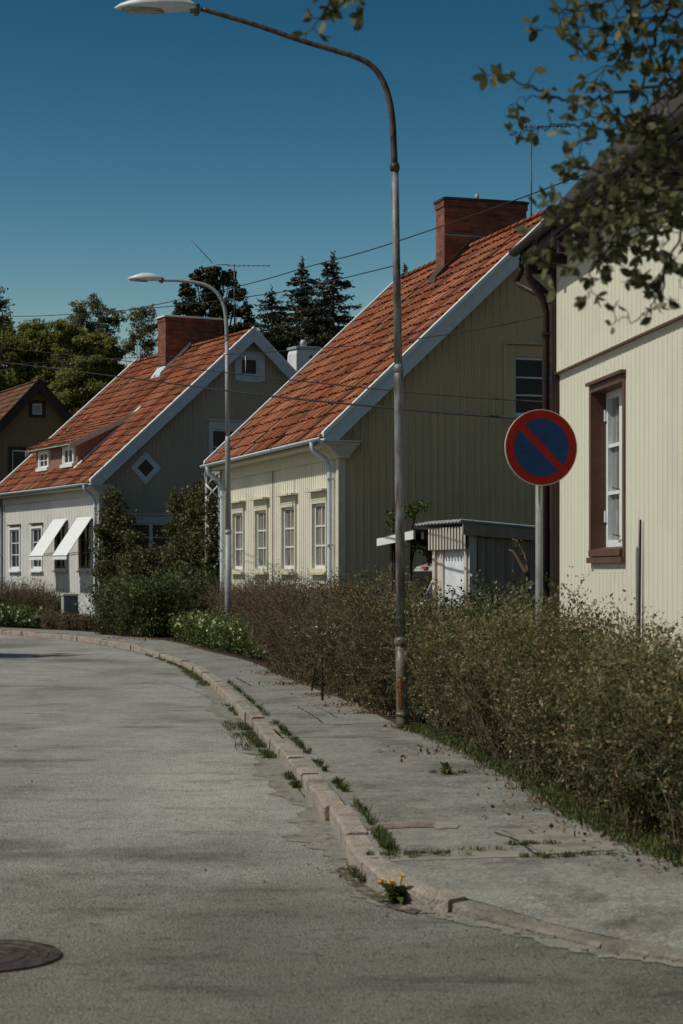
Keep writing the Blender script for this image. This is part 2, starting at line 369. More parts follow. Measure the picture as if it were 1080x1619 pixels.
LEAF = dict(
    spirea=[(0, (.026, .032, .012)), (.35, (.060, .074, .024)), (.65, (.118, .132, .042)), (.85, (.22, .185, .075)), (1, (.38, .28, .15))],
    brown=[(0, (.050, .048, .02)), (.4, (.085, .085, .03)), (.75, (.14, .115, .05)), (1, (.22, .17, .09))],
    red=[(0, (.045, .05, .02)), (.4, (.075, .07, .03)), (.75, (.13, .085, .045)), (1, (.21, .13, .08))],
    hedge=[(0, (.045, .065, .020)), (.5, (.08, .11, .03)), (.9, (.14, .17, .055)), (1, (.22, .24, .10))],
    bright=[(0, (.04, .07, .015)), (.5, (.075, .12, .025)), (1, (.15, .19, .05))],
    climber=[(0, (.05, .05, .018)), (.5, (.09, .088, .03)), (1, (.18, .17, .07))],
    glossy=[(0, (.035, .05, .02)), (.5, (.06, .08, .03)), (1, (.14, .16, .08))],
    tree=[(0, (.12, .135, .03)), (.5, (.21, .22, .05)), (1, (.32, .31, .09))],
    birch=[(0, (.13, .13, .055)), (.5, (.20, .195, .08)), (1, (.28, .26, .12))],
    spruce=[(0, (.022, .028, .013)), (.6, (.036, .042, .018)), (1, (.07, .065, .03))],
    pine=[(0, (.028, .034, .014)), (.5, (.05, .052, .02)), (1, (.09, .075, .035))],
    fore=[(0, (.06, .07, .03)), (.5, (.11, .12, .05)), (.85, (.17, .175, .08)), (1, (.26, .25, .13))],
    grass=[(0, (.05, .075, .018)), (.6, (.09, .12, .03)), (1, (.19, .18, .07))],
    litterleaf=[(0, (.07, .04, .02)), (.5, (.16, .085, .045)), (1, (.28, .18, .10))])
for k, c in LEAF.items():
    leafmat('leaf_' + k, c, .35 if k == 'glossy' else .6, .12 if k in ('spruce', 'pine', 'litterleaf') else (.42 if k in ('fore', 'tree', 'birch') else .28))

# ------------------------------------------------------------------ setting: ground, road, kerb, pavement, yard
def catmull(pts, per):
    pts = [Vector(p) for p in pts]; out = []
    for i in range(len(pts) - 1):
        p0 = pts[max(i - 1, 0)]; p1 = pts[i]; p2 = pts[i + 1]; p3 = pts[min(i + 2, len(pts) - 1)]
        for k in range(per):
            t = k / per
            out.append(.5 * ((2 * p1) + (p2 - p0) * t + (2 * p0 - 5 * p1 + 4 * p2 - p3) * t * t + (3 * p1 - p0 - 3 * p2 + p3) * t ** 3))
    out.append(pts[-1]); return out
PAIRS = [((-420, 992), (-420, 974)), ((-150, 997), (-150, 984)), ((0, 1003), (0, 992)), ((100, 1011), (140, 999)), ((195, 1026), (262, 1013)), ((258, 1044), (330, 1030)),
         ((297, 1060), (395, 1046)), ((330, 1083), (440, 1066)), ((360, 1112), (490, 1086)), ((400, 1155), (560, 1113)), ((450, 1212), (640, 1151)),
         ((498, 1272), (780, 1206)), ((530, 1318), (870, 1262)), ((558, 1372), (960, 1312)), ((600, 1416), (1080, 1362)), ((650, 1435), (1240, 1400)),
         ((720, 1448), (1400, 1432)), ((810, 1470), (1600, 1460)), ((920, 1497), (1800, 1490)), ((1080, 1524), (2000, 1524)), ((1400, 1556), (2300, 1556)), ((1900, 1590), (2700, 1590))]
PER = 14
KERB = catmull([G(*a, z=0) for a, b in PAIRS], PER)      # road-side foot of the kerb
OUT = catmull([G(*b, z=.12) for a, b in PAIRS], PER)
NK = len(KERB)
def kerb_h(i):
    k = i / PER
    return .11 if k < 13.6 else max(.045, .11 - (k - 13.6) * .018)
nrm = []
for i in range(NK):
    d = KERB[min(i + 1, NK - 1)] - KERB[max(i - 1, 0)]; d.z = 0; d.normalize(); n = Vector((-d.y, d.x, 0))
    if n.dot(OUT[i] - KERB[i]) < 0: n = -n
    nrm.append(n)
KW = .13
INN = [KERB[i] + nrm[i] * KW for i in range(NK)]

b = MB(); b.quad([(-900, -60, -.012), (900, -60, -.012), (900, 1500, -.012), (-900, 1500, -.012)]); tag(b.build('ground', 'yardgrass'), kind='structure')
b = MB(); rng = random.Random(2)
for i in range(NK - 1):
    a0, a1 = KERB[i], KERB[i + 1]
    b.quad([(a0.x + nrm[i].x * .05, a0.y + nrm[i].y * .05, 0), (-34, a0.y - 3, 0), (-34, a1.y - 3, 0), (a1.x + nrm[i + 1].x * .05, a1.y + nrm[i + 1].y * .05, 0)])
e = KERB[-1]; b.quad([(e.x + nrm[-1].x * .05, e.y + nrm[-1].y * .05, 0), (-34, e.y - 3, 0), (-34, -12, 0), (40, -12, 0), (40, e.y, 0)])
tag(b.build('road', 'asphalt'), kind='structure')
# kerb: separate stones along the curve, slightly out of line
b = MB(); i = 0
rk = random.Random(5)
cum = [0]
for q in range(1, NK): cum.append(cum[-1] + (KERB[q] - KERB[q - 1]).length)
def at_len(arr, s):
    lo = 0
    while lo < NK - 2 and cum[lo + 1] < s: lo += 1
    t = (s - cum[lo]) / max(cum[lo + 1] - cum[lo], 1e-6); return arr[lo].lerp(arr[lo + 1], t), lo + t
s = 0.0
while s < cum[-1] - .3:
    Lk = rk.uniform(.8, 1.35); s2 = min(s + Lk, cum[-1]); g = .012
    (a, ka), (c, kc) = at_len(KERB, s + g), at_len(KERB, s2 - g); (ai, _), (ci, _) = at_len(INN, s + g), at_len(INN, s2 - g)
    m1, km = at_len(KERB, (s + s2) / 2); m1i, _ = at_len(INN, (s + s2) / 2)
    b.m = 1 if ka / PER > 13.7 else 0
    o = (ai - a).normalized() * rk.uniform(-.018, .018); dz = rk.uniform(-.014, .010)
    rings = []
    for (p, q_, k) in ((a, ai, ka), (m1, m1i, km), (c, ci, kc)):
        h = kerb_h(k) + dz + rk.uniform(-.005, .005); w = (q_ - p).normalized(); p = p + o; q_ = q_ + o
        rings.append([(*p.xy, -.04), (*(p + w * rk.uniform(-.006, .006)).xy, h - .016), (*(p + w * .008).xy, h - .003), (*(p + w * .022).xy, h), (*q_.xy, h + .002), (*q_.xy, -.04)])
    b.loft(rings, smooth=False)
    s = s2
tag(b.build('kerb', ['kerbstone', 'kerbworn']), kind='structure')
# pavement strip
b = MB(); CR = 8
def pv(i, c):
    t = c / CR; p = INN[i].lerp(OUT[i], t); h0 = kerb_h(i) - .008; z = h0 + (.12 - h0) * min(1, t * 1.6)
    return (p.x, p.y, z)
for i in range(NK - 1):
    for c in range(CR): b.quad([pv(i, c), pv(i + 1, c), pv(i + 1, c + 1), pv(i, c + 1)], smooth=True)
tag(b.build('pavement', 'pavement'), kind='structure')
# yard behind the pavement
b = MB()
for i in range(NK - 1):
    b.quad([(OUT[i].x, OUT[i].y, .116), (OUT[i + 1].x, OUT[i + 1].y, .116), (OUT[i + 1].x + 14, OUT[i + 1].y + 4, .116), (OUT[i].x + 40, OUT[i].y + 45, .116)])
tag(b.build('yard', 'soil'), kind='structure')
def pave_z(x, y):
    best = (1e9, .12)
    for i in range(0, NK, 2):
        a, c = INN[i], OUT[i]; dx, dy = c.x - a.x, c.y - a.y; t = ((x - a.x) * dx + (y - a.y) * dy) / (dx * dx + dy * dy); t = max(0, min(1, t)); d = math.hypot(a.x + dx * t - x, a.y + dy * t - y)
        if d < best[0]: h0 = kerb_h(i) - .008; best = (d, h0 + (.12 - h0) * min(1, t * 1.6))
    return best[1]
# marks on the pavement: cracks, joints, slab, kerb strip, brick patch
def ribbon(b, pts, w, z=.004, wj=.4, seed=1):
    r = random.Random(seed); P_ = [Vector(p) for p in pts]; out = []
    for k in range(len(P_) - 1):
        n = max(2, int((P_[k + 1] - P_[k]).length / .06))
        for j in range(n): out.append(P_[k].lerp(P_[k + 1], j / n) + Vector((r.uniform(-1, 1), r.uniform(-1, 1), 0)) * .012)
    out.append(P_[-1]); pr = None
    if P_[0].z > .05:
        for p in out: p.z = pave_z(p.x, p.y)
    for k, p in enumerate(out):
        d = out[min(k + 1, len(out) - 1)] - out[max(k - 1, 0)]; d.z = 0; d.normalize(); n = Vector((-d.y, d.x, 0)); ww = w * (1 + r.uniform(-wj, wj)) * .5
        cur = (p + n * ww + Vector((0, 0, z)), p - n * ww + Vector((0, 0, z)))
        if pr: b.quad([pr[0], pr[1], cur[1], cur[0]])
        pr = cur
b = MB()
ribbon(b, [G(*p) for p in ((395, 1143), (470, 1144), (540, 1146), (605, 1143), (632, 1146))], .02, seed=2)
ribbon(b, [G(*p) for p in ((470, 1117), (490, 1128), (510, 1142))], .014, seed=3)
ribbon(b, [G(*p) for p in ((495, 1116), (520, 1127), (532, 1135))], .010, seed=4)
ribbon(b, [G(*p) for p in ((372, 1070), (385, 1077), (398, 1084))], .02, seed=5)
ribbon(b, [G(*p) for p in ((340, 1044), (380, 1042), (420, 1043))], .03, seed=6)
ribbon(b, [G(*p) for p in ((785, 1316), (820, 1330), (850, 1352))], .016, seed=8)
tag(b.build('pavement_cracks', 'crack'), kind='structure')
b = MB(); ribbon(b, [G(*p) for p in ((440, 1163), (530, 1164), (632, 1166))], .035, .006, seed=12); tag(b.build('pavement_joint', 'slab'), kind='structure')
def patch(name, pix, m, z=.005):
    b = MB(); c = [G(*p) + Vector((0, 0, z)) for p in pix]; r = random.Random(3); out = []
    for k in range(len(c)):
        p, q = c[k], c[(k + 1) % len(c)]; n = max(2, int((q - p).length / .05))
        for j in range(n): out.append(p.lerp(q, j / n) + Vector((r.uniform(-1, 1), r.uniform(-1, 1), 0)) * .014)
    L_ = [Vector((p.x, p.y, pave_z(p.x, p.y) + z)) for p in out]; cen = sum(L_, Vector()) / len(L_); cen.z = pave_z(cen.x, cen.y) + z
    n_ = len(L_) // 2; half = len(L_) - n_
    for k in range(n_):      # strips between the two long sides keep the patch on the surface
        a_, b2 = L_[k], L_[(k + 1)]; c2, d2 = L_[-1 - k], L_[-2 - k] if k + 2 <= len(L_) else L_[0]
        if k + 1 < len(L_) - 1 - k: b.quad([a_, b2, d2, c2] if k + 1 < len(L_) - 2 - k else [a_, b2, c2])
    return tag(b.build(name, m), kind='structure')
patch('pavement_slab', [(792, 1312), (900, 1311), (965, 1318), (972, 1345), (860, 1352)], 'slab')
patch('pavement_strip', [(606, 1349), (720, 1344), (838, 1343), (838, 1354), (720, 1356), (612, 1357)], 'slab', .003)
patch('pavement_brick_strip', [(575, 1301), (680, 1299), (684, 1306), (580, 1308)], 'brick_patch')
patch('pavement_light_strip', [(686, 1298), (724, 1300), (722, 1309), (688, 1309)], 'slab')
# dirt and old paving along the foot of the kerb
b = MB(); rd = random.Random(11)
prev = None
for i in range(PER * 1, NK - 1):
    k = i / PER; wbase = .10 if k < 7 else (.30 if k < 12.5 else .13)
    w = wbase * (.72 + .16 * math.sin(i * .23) + .14 * math.sin(i * .71 + 1) + rd.uniform(-.22, .22)); w = max(.04, w)
    cur = ((KERB[i] + nrm[i] * .03).xy, (KERB[i] - nrm[i] * w).xy)
    if prev: b.quad([(*prev[0], .005), (*prev[1], .004), (*cur[1], .004), (*cur[0], .005)])
    prev = cur
mat('gutter', (.245, .235, .20), .95, .18, 6, .8, 50, contrast=.8); mix_in(MATS['gutter'], (.11, .098, .075), 3.2, .54, .68); mix_in(MATS['gutter'], (.05, .04, .03), 11, .58, .66, (1.4, 1, 1))
tag(b.build('gutter_strip', 'gutter'), kind='structure')
b = MB(); c_ = [G(x, y, 0) for x, y in ((530, 1377), (545, 1371), (556, 1380), (575, 1400), (603, 1417), (640, 1434), (668, 1441), (655, 1447), (625, 1440), (598, 1428), (572, 1415), (548, 1396))]
b.quad([(p.x, p.y, .008) for p in c_]); tag(b.build('gutter_hole', 'dirt'), kind='structure')

b = MB(); ribbon(b, [G(*p, z=0) for p in ((60, 1050), (150, 1062), (260, 1078), (330, 1100))], .008, .004, .6, seed=33); ribbon(b, [G(*p, z=0) for p in ((455, 1205), (462, 1232), (480, 1262))], .008, .010, .6, seed=35)
tag(b.build('road_cracks', 'crack'), kind='structure')
# manhole cover in the road
mh = empty('manhole_cover', (-1.545, 8.1, 0), 0, 'round rusty iron manhole cover in the road at the lower left', 'manhole cover')
b = MB(); n = 48
def ring(r, z): return [(r * math.cos(2 * math.pi * k / n), r * math.sin(2 * math.pi * k / n), z) for k in range(n)]
b.loft([ring(.345, .002), ring(.345, .012), ring(.30, .014), ring(.295, .004)], cap=False, smooth=False); b.build('rim', 'iron', mh)
b = MB(); b.loft([ring(.29, .0), ring(.29, .010), ring(.24, .010), ring(.235, .006), ring(.20, .006), ring(.195, .010), ring(.12, .010), ring(.115, .006), ring(.06, .006), ring(.055, .010)], smooth=False); b.build('lid', 'iron', mh)

# ------------------------------------------------------------------ house kit
def walled(b, fr, u0, u1, z0, topf, holes, sp=.15, bw=.035, bd=.022, kinks=(), battens=True):
    """wall sheet in the u-z plane with rectangular openings and vertical battens; fr(u, d, z)"""
    us = sorted(set([u0, u1] + [h[0] for h in holes] + [h[1] for h in holes] + list(kinks)))
    us = [u for u in us if u0 <= u <= u1]
    for a, c in zip(us, us[1:]):
        mid = (a + c) / 2; hs = sorted([(h[2], h[3]) for h in holes if h[0] < mid < h[1]]); z = z0
        for h in hs:
            if h[0] > z: b.quad([fr(a, 0, z), fr(c, 0, z), fr(c, 0, h[0]), fr(a, 0, h[0])])
            z = h[1]
        b.quad([fr(a, 0, z), fr(c, 0, z), fr(c, 0, topf(c)), fr(a, 0, topf(a))])
    if not battens: return
    n = int((u1 - u0) / sp); off = ((u1 - u0) - n * sp) / 2 + sp / 2
    for k in range(n):
        u = u0 + off + k * sp; z = z0; t = topf(u) - .02
        hs = sorted([(h[2], h[3]) for h in holes if h[0] - bw < u < h[1] + bw])
        for h in hs + [(t, t)]:
            if h[0] - z > .03: b.box(u - bw / 2, u + bw / 2, -.005, bd, z, min(h[0], t), fr)
            z = h[1]

def window(parent, fr, u0, u1, z0, z1, cols=2, rows=3, casing='sash', cw=.07, sash='sash', pane='pane_dark', rec=.05, hood=None, sill=None, label=None, sw=.055, mw=.03, double=None):
    w = MB(); w.m = 0
    d0, d1 = -rec, .045
    w.box(u0 - cw, u0, d0, d1, z0 - cw, z1 + cw, fr); w.box(u1, u1 + cw, d0, d1, z0 - cw, z1 + cw, fr)
    w.box(u0, u1, d0, d1, z1, z1 + cw, fr); w.box(u0, u1, d0, d1, z0 - cw, z0, fr)
    wo = w.build('window', casing, parent)
    if label: wo['label'] = label
    s = MB(); e = -rec + .03
    halves = double or 1; W = (u1 - u0) / halves
    for hh in range(halves):
        a = u0 + hh * W; c = a + W
        s.box(a, a + sw, -rec - .02, e, z0, z1, fr); s.box(c - sw, c, -rec - .02, e, z0, z1, fr)
        s.box(a + sw, c - sw, -rec - .02, e, z1 - sw, z1, fr); s.box(a + sw, c - sw, -rec - .02, e, z0, z0 + sw * 1.2, fr)
        iw = W - 2 * sw; ih = (z1 - z0) - 2.2 * sw
        for k in range(1, cols): uu = a + sw + iw * k / cols; s.box(uu - mw / 2, uu + mw / 2, -rec - .015, e - .006, z0 + sw * 1.2, z1 - sw, fr)
        for k in range(1, rows):
            zz = z0 + sw * 1.2 + ih * k / rows; s.box(a + sw, c - sw, -rec - .018, e - .01, zz - mw / 2, zz + mw / 2, fr)
    s.build('frame', sash, wo)
    p = MB(); p.quad([fr(u0, -rec - .004, z0), fr(u1, -rec - .004, z0), fr(u1, -rec - .004, z1), fr(u0, -rec - .004, z1)]); p.build('pane', pane, wo)
    if sill: s = MB(); s.box(u0 - cw - .05, u1 + cw + .05, .0, .11, z0 - cw - .05, z0 - cw - .002, fr); s.build('sill', sill, wo)
    if hood:
        s = MB(); s.box(u0 - cw - .1, u1 + cw + .1, 0, .16, z1 + cw + .16, z1 + cw + .20, fr); s.box(u0 - cw, u1 + cw, 0, .05, z1 + cw + .002, z1 + cw + .158, fr); s.build('hood', hood, wo)
    return wo

def tiles(b, O, U, V, N, L, S, tw=.235, rh=.39, seed=1, under=True):
    """pantiles; O eave corner, U along the ridge, V up the slope, N normal"""
    r = random.Random(seed); nt = max(1, round(L / tw)); nr = max(1, round(S / rh)); tw = L / nt; rh = S / nr; K = 6
    up_ = [0, .07, .26, .50, .74, .93, 1.0]; prof = [-.016, .050, .058, .050, .010, -.014, -.016]      # one tile's wave, steep on the side lap
    ch_ = [r.uniform(-.010, .014) for _ in range(nt)]
    for i in range(nr):
        v0 = i * rh; v1 = min((i + 1) * rh + .03, S)
        for j in range(nt):
            dv = r.uniform(-.03, .03) if i else 0; dh = r.uniform(-.005, .006) + ch_[j]; du = r.uniform(-.006, .006)
            for k in range(K):
                ua = (j + up_[k]) * tw + du; ub = (j + up_[k + 1]) * tw + du; ha = prof[k] + dh; hb = prof[k + 1] + dh
                vv = v0 + dv; e = .018
                p = lambda u, v, h: O + U * u + V * v + N * h
                uvq = [(j + .5, i + .5)] * 4
                b.quad([p(ua, vv, ha + e), p(ub, vv, hb + e), p(ub, v1, hb * .5 + .002), p(ua, v1, ha * .5 + .002)], uvq)
                b.quad([p(ua, vv, ha + e - .012), p(ub, vv, hb + e - .012), p(ub, vv, hb + e), p(ua, vv, ha + e)], uvq)
    if under:
        p = lambda u, v: O + U * u + V * v - N * .012
        m0 = b.m; b.m = 3; b.quad([p(0, 0), p(L, 0), p(L, S), p(0, S)]); b.m = m0

def gutter_run(b, pts, r=.065):
    """half-round channel"""
    pts = [Vector(p) for p in pts]; n = 8; rings = []
    for p in pts:
        d = (pts[-1] - pts[0]).normalized(); a = d.cross(Vector((0, 0, 1))).normalized()
        out = [p + a * math.cos(t) * r - Vector((0, 0, 1)) * math.sin(t) * r for t in [math.pi * k / n for k in range(n + 1)]]
        inn = [p + a * math.cos(t) * (r - .01) - Vector((0, 0, 1)) * math.sin(t) * (r - .01) for t in [math.pi * (n - k) / n for k in range(n + 1)]]
        rings.append(out + inn)
    b.loft(rings)

def house(name, root, th, W, L, zr, ze, ov, label, M, holes_front=(), holes_gable=(), vo=.30, plinth=.45, tile='tiles_red', sp=.15, spg=.15, barge=.30, zb=.12, seed=1):
    """local x across the gable, y along the ridge; front wall at x=0, near gable at y=0"""
    H = empty(name, root, th, label, 'house')
    slope = (zr - ze) / (W / 2 + ov); rz = lambda x: zr - slope * abs(x - W / 2)
    fF = lambda u, d, z: Vector((-d, u, z)); fG = lambda u, d, z: Vector((u, -d, z))
    zt = rz(0) - .13
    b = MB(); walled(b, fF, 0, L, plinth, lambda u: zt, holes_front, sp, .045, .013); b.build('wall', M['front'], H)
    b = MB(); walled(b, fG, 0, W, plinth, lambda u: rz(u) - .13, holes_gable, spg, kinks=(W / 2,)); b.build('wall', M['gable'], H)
    b = MB(); b.quad([(W, 0, plinth), (W, L, plinth), (W, L, zt), (W, 0, zt)])
    b.quad([(0, L, plinth), (W, L, plinth), (W, L, zt), (W / 2, L, zr - .13), (0, L, zt)]); b.build('wall', M['gable'], H)
    b = MB(); b.box(-.02, W + .02, -.02, L + .02, zb - .2, plinth); b.build('plinth', 'plinth', H)
    # corner boards
    b = MB(); b.box(-.035, .0, -.035, .10, plinth, zt + .02); b.box(0, .11, -.035, -.001, plinth, zt + .02); b.build('corner_board', M['trim'], H)
    b = MB(); b.box(-.035, 0, L - .12, L + .035, plinth, zt + .02); b.build('corner_board', M['trim'], H)
    # roof: two tiled planes, ridge, barge boards, verge strips, soffit
    v = Vector((1, 0, slope)).normalized(); nn = Vector((-slope, 0, 1)).normalized(); S = (W / 2 + ov) * math.sqrt(1 + slope ** 2)
    R = MB(); R.m = 0; tiles(R, Vector((-ov, -vo, ze)), Vector((0, 1, 0)), v, nn, L + 2 * vo, S, seed=seed)
    v2 = Vector((-1, 0, slope)).normalized(); n2 = Vector((slope, 0, 1)).normalized()
    R.m = 1; O2 = Vector((W + ov, -vo, ze)); Lr = L + 2 * vo
    R.quad([O2, O2 + Vector((0, Lr, 0)), O2 + Vector((0, Lr, 0)) + v2 * S, O2 + v2 * S])
    q = lambda x, y, d: Vector((x, y, rz(x) + d))
    R.m = 2      # soffits
    R.quad([q(-ov, -vo, -.10), q(-ov, L + vo, -.10), q(.0, L + vo, -.10), q(.0, -vo, -.10)])
    ro = R.build('roof', [tile, tile, M['soffit'], 'roof_under'], H)
    rb = MB(); rr = random.Random(seed); k = 0; y = -vo
    while y < L + vo - .05:
        y2 = min(y + .36, L + vo); r0, r1 = .105, .085; rings = []
        for (yy, r_) in ((y, r0), (y2 + .02, r1)):
            rings.append([(W / 2 + r_ * 1.15 * math.cos(t), yy, zr + .01 + r_ * math.sin(t) * .9 + rr.uniform(0, .006)) for t in [math.pi * q_ / 6 for q_ in range(7)]])
        rb.loft(rings); i0 = len(rb.uv)
        for z in range(-8, 0): rb.uv[z] = [(k + .5, 77.5)] * len(rb.uv[z])
        y = y2; k += 1
    rb.build('ridge_tiles', tile, ro)
    # barge boards (near gable both sides, far gable front side)
    bb = MB()
    def rake(y0, y1, x0, x1, top, bot):
        c = []
        for x in (x0, x1): c.append([Vector((x, y0, rz(x) + bot)), Vector((x, y1, rz(x) + bot)), Vector((x, y1, rz(x) + top)), Vector((x, y0, rz(x) + top))])
        bb.loft(c, smooth=False)
    sec = []
    for x, bo in ((-ov, -.05), (-ov + (barge - .05) / slope, -barge), (W / 2, -barge)):
        sec.append([Vector((x, -vo - .03, rz(x) + bo)), Vector((x, -vo, rz(x) + bo)), Vector((x, -vo, rz(x) + .035)), Vector((x, -vo - .03, rz(x) + .035))])
    bb.loft(sec, smooth=False); rake(-vo, -.03, -ov, W / 2, -.07, -.085); bb.build('barge_board', M['barge'], ro)
    bb = MB(); rake(-vo - .03, -vo, W / 2, W + ov, .035, -barge); rake(-vo, -.03, W / 2, W + ov, -.07, -.085); bb.build('barge_board', M['barge'], ro)
    bb = MB(); rake(L + vo, L + vo + .03, -ov, W / 2, .035, -barge); bb.build('barge_board', M['barge'], ro)
    for (ya_, yb_, xa_, xb_) in ((-vo - .05, -vo + .10, -ov - .02, W / 2), (-vo - .05, -vo + .10, W / 2, W + ov), (L + vo - .10, L + vo + .05, -ov - .02, W / 2)):
        bb = MB(); rake(ya_, yb_, xa_, xb_, .135, .04); bb.build('verge_strip', M.get('verge', 'white_paint'), ro)
    g = MB(); gutter_run(g, [(-ov - .05, -vo - .05, ze + .01), (-ov - .05, L + vo + .05, ze + .01)]); g.build('gutter', 'bluewhite', H)
    # boxed cornice under the eave with its return on the gable
    c = MB()
    zc = ze - .02
    c.box(-ov + .03, -.001, -vo + .002, L + vo - .002, zc - .10, zc - .04); c.box(-.06, -.002, -.03, L, zc - .34, zc - .102)
    c.box(-ov + .06, .30, -vo - .0, -.04, zc - .10, zc - .05); c.hexa([(-.04, -vo + .1, zc - .34), (.12, -vo + .1, zc - .34), (.12, -.045, zc - .34), (-.04, -.045, zc - .34), (-ov + .08, -vo + .02, zc - .102), (.28, -vo + .02, zc - .102), (.28, -.045, zc - .102), (-ov + .08, -.045, zc - .102)])
    c.build('cornice', M['trim'], H)
    c = MB(); c.box(-ov - .02, .34, -vo - .06, -.035, zc - .045, zc - .02); c.build('cornice_flashing', 'bluewhite', H)
    H['slope'] = slope
    return H, ro, fF, fG, rz

def downpipe(H, x, y, ztop, z0=.12, dirn=-1, ov=.4, m='bluewhite', r=.05):
    b = MB(); b.tube([(-ov - .05, y, ztop), (-ov - .05, y, ztop - .10), (-ov - .03, y, ztop - .2), (-ov * .45, y, ztop - .36), (-.12, y, ztop - .50), (-.10, y, ztop - .62), (-.10, y, z0 + .15), (-.17, y, z0 + .03)], r, 10)
    for z in (ztop - .75, (ztop + z0) / 2, z0 + .8): b.box(-.16, -.0, y - .058, y + .058, z, z + .03)
    return b.build('downpipe', m, H)

# ------------------------------------------------------------------ cream house
W1 = [(.82, 1.74), (3.06, 4.04), (5.32, 6.28), (7.42, 8.36)]
zw0, zw1 = 1.70, 2.98
holesF = [(a - .07, c + .07, zw0 - .07, zw1 + .07) for a, c in W1]
gwin = (3.55, 5.45, 4.68, 5.84)
holesG = [(gwin[0] - .07, gwin[1] + .07, gwin[2] - .07, gwin[3] + .07)]
TH1 = math.atan2(.293, .956)
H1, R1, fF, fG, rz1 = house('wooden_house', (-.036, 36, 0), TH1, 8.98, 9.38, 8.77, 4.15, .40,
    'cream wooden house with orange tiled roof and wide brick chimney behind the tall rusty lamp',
    dict(front='cream_boards', gable='cream_boards_shaded', trim='cream_trim', soffit='cream_trim', barge='bluewhite'), holesF, holesG, seed=3)
for a, c in W1: window(H1, fF, a, c, zw0, zw1, 2, 3, casing='cream_trim', cw=.07, pane='pane_curtain', hood='cream_trim', sill='cream_trim')
window(H1, fG, *gwin, 1, 3, casing='cream_boards_shaded', cw=.07, pane='pane_black', hood='cream_boards_shaded', sill='cream_boards_shaded', double=2, label='upper gable window with dark panes')
for (x0_, x1_) in ((gwin[0] - .22, gwin[0] - .071), (gwin[1] + .071, gwin[1] + .22)):
    b = MB(); b.box(x0_, x1_, 0, .035, gwin[2] - .1, gwin[3] + .26, fG); b.build('window_surround', 'cream_boards_shaded', H1)
downpipe(H1, 0, .32, 4.15); downpipe(H1, 0, 9.16, 4.15)
b = MB(); b.tube([(-.035, 4.78, .5), (-.035, 4.78, 4.0)], .010, 6); b.build('wall_cable', 'twig_dark', H1)
# chimney, mid ridge
def chimney(H, x0, x1, y0, y1, z0, z1, cap, flash, capw=.05):
    b = MB(); b.box(x0, x1, y0, y1, z0, z1 - .14); b.box(x0 - .025, x1 + .025, y0 - .025, y1 + .025, z1 - .138, z1); ch = b.build('chimney', 'chimney_brick', H)
    b = MB(); b.box(x0 - capw, x1 + capw, y0 - capw, y1 + capw, z1 + .002, z1 + .05); b.box(x0 + .02, x1 - .02, y0 + .02, y1 - .02, z1 + .052, z1 + .075); b.build('chimney_cap', cap, ch)
    if flash:
        b = MB(); rz = flash
        for (ya, yb) in ((y0 - .05, y0 - .002),):
            a = [Vector((x0 - .22, ya, rz(x0 - .22) + .06)), Vector((x0 - .22, yb, rz(x0 - .22) + .06)), Vector((x0 - .22, yb, rz(x0 - .22) + .16)), Vector((x0 - .22, ya, rz(x0 - .22) + .16))]
            m_ = (rz and None)
            W2 = H['W2']
            c = [Vector((W2 - .05, ya, rz(W2) + .06)), Vector((W2 - .05, yb, rz(W2) + .06)), Vector((W2 - .05, yb, rz(W2) + .2)), Vector((W2 - .05, ya, rz(W2) + .2))]
            b.loft([a, c], smooth=False)
        b.box(x0 - .2, x0 - .003, y0 - .04, y1 + .04, rz(x0 - .2) + .05, rz(x0 - .2) + .10)
        b.hexa([(x0 - .25, y0 - .04, rz(x0 - .25) + .05), (x0 - .002, y0 - .04, rz(x0) + .05), (x0 - .002, y1 + .04, rz(x0) + .05), (x0 - .25, y1 + .04, rz(x0 - .25) + .05),
                (x0 - .25, y0 - .04, rz(x0 - .25) + .075), (x0 - .002, y0 - .04, rz(x0) + .2), (x0 - .002, y1 + .04, rz(x0) + .2), (x0 - .25, y1 + .04, rz(x0 - .25) + .075)])
        b.build('chimney_flashing', H['fm'], ch)
    return ch
H1['W2'] = 4.49; H1['fm'] = 'dark_cap'
ch1 = chimney(H1, 3.84, 5.78, 4.7, 5.25, 7.2, 9.80, 'dark_cap', rz1)
b = MB(); b.tube([(4.7, 4.95, 9.85), (4.7, 4.95, 10.02)], .045, 8); b.build('chimney_pipe', 'galv', ch1)
b = MB(); b.box(3.835, 5.0, 4.688, 4.699, 9.02, 9.045); b.build('chimney_band', 'galv', ch1)

def yagi(b, base, top, boom, n=9, refl=True, tilt=0):
    """mast plus a boom with crossed elements; all local to the house"""
    base = Vector(base); top = Vector(top); b.tube([base, top], .018, 6)
    d = Vector(boom); L_ = d.length; d.normalize(); s_ = d.cross(Vector((0, 0, 1))).normalized(); z = Vector((0, 0, 1))
    st = top - d * .25 - z * .05; b.tube([st, st + d * (L_)], .010, 4)
    for k in range(n):
        p = st + d * (L_ * (k + .5) / n); w = .22 - .008 * k
        b.tube([p - s_ * w, p + s_ * w], .009, 3); b.tube([p - z * .03, p + z * .03], .006, 3)
    if refl:
        for k in range(7):
            for sg in (-1, 1):
                p = st + d * .05 + (d * -.02 * k + z * (.05 + .045 * k)) * 1.0 * 1 if sg > 0 else st + d * .05 + (d * -.02 * k - z * (.05 + .045 * k))
                b.tube([p - s_ * .28, p + s_ * .28], .008, 3)
        for sg in (-1, 1):
            for e in (-.25, 0, .25): b.tube([st + d * .05 + s_ * e, st - d * .09 + s_ * e + z * sg * .36], .005, 3)
b = MB(); yagi(b, (6.0, 4.95, 8.0), (6.0, 4.95, 11.65), (1.1, -.35, .02), 13); b.tube([(5.78, 4.95, 9.5), (6.0, 4.95, 9.5)], .02, 6); b.build('antenna', 'antenna', H1)

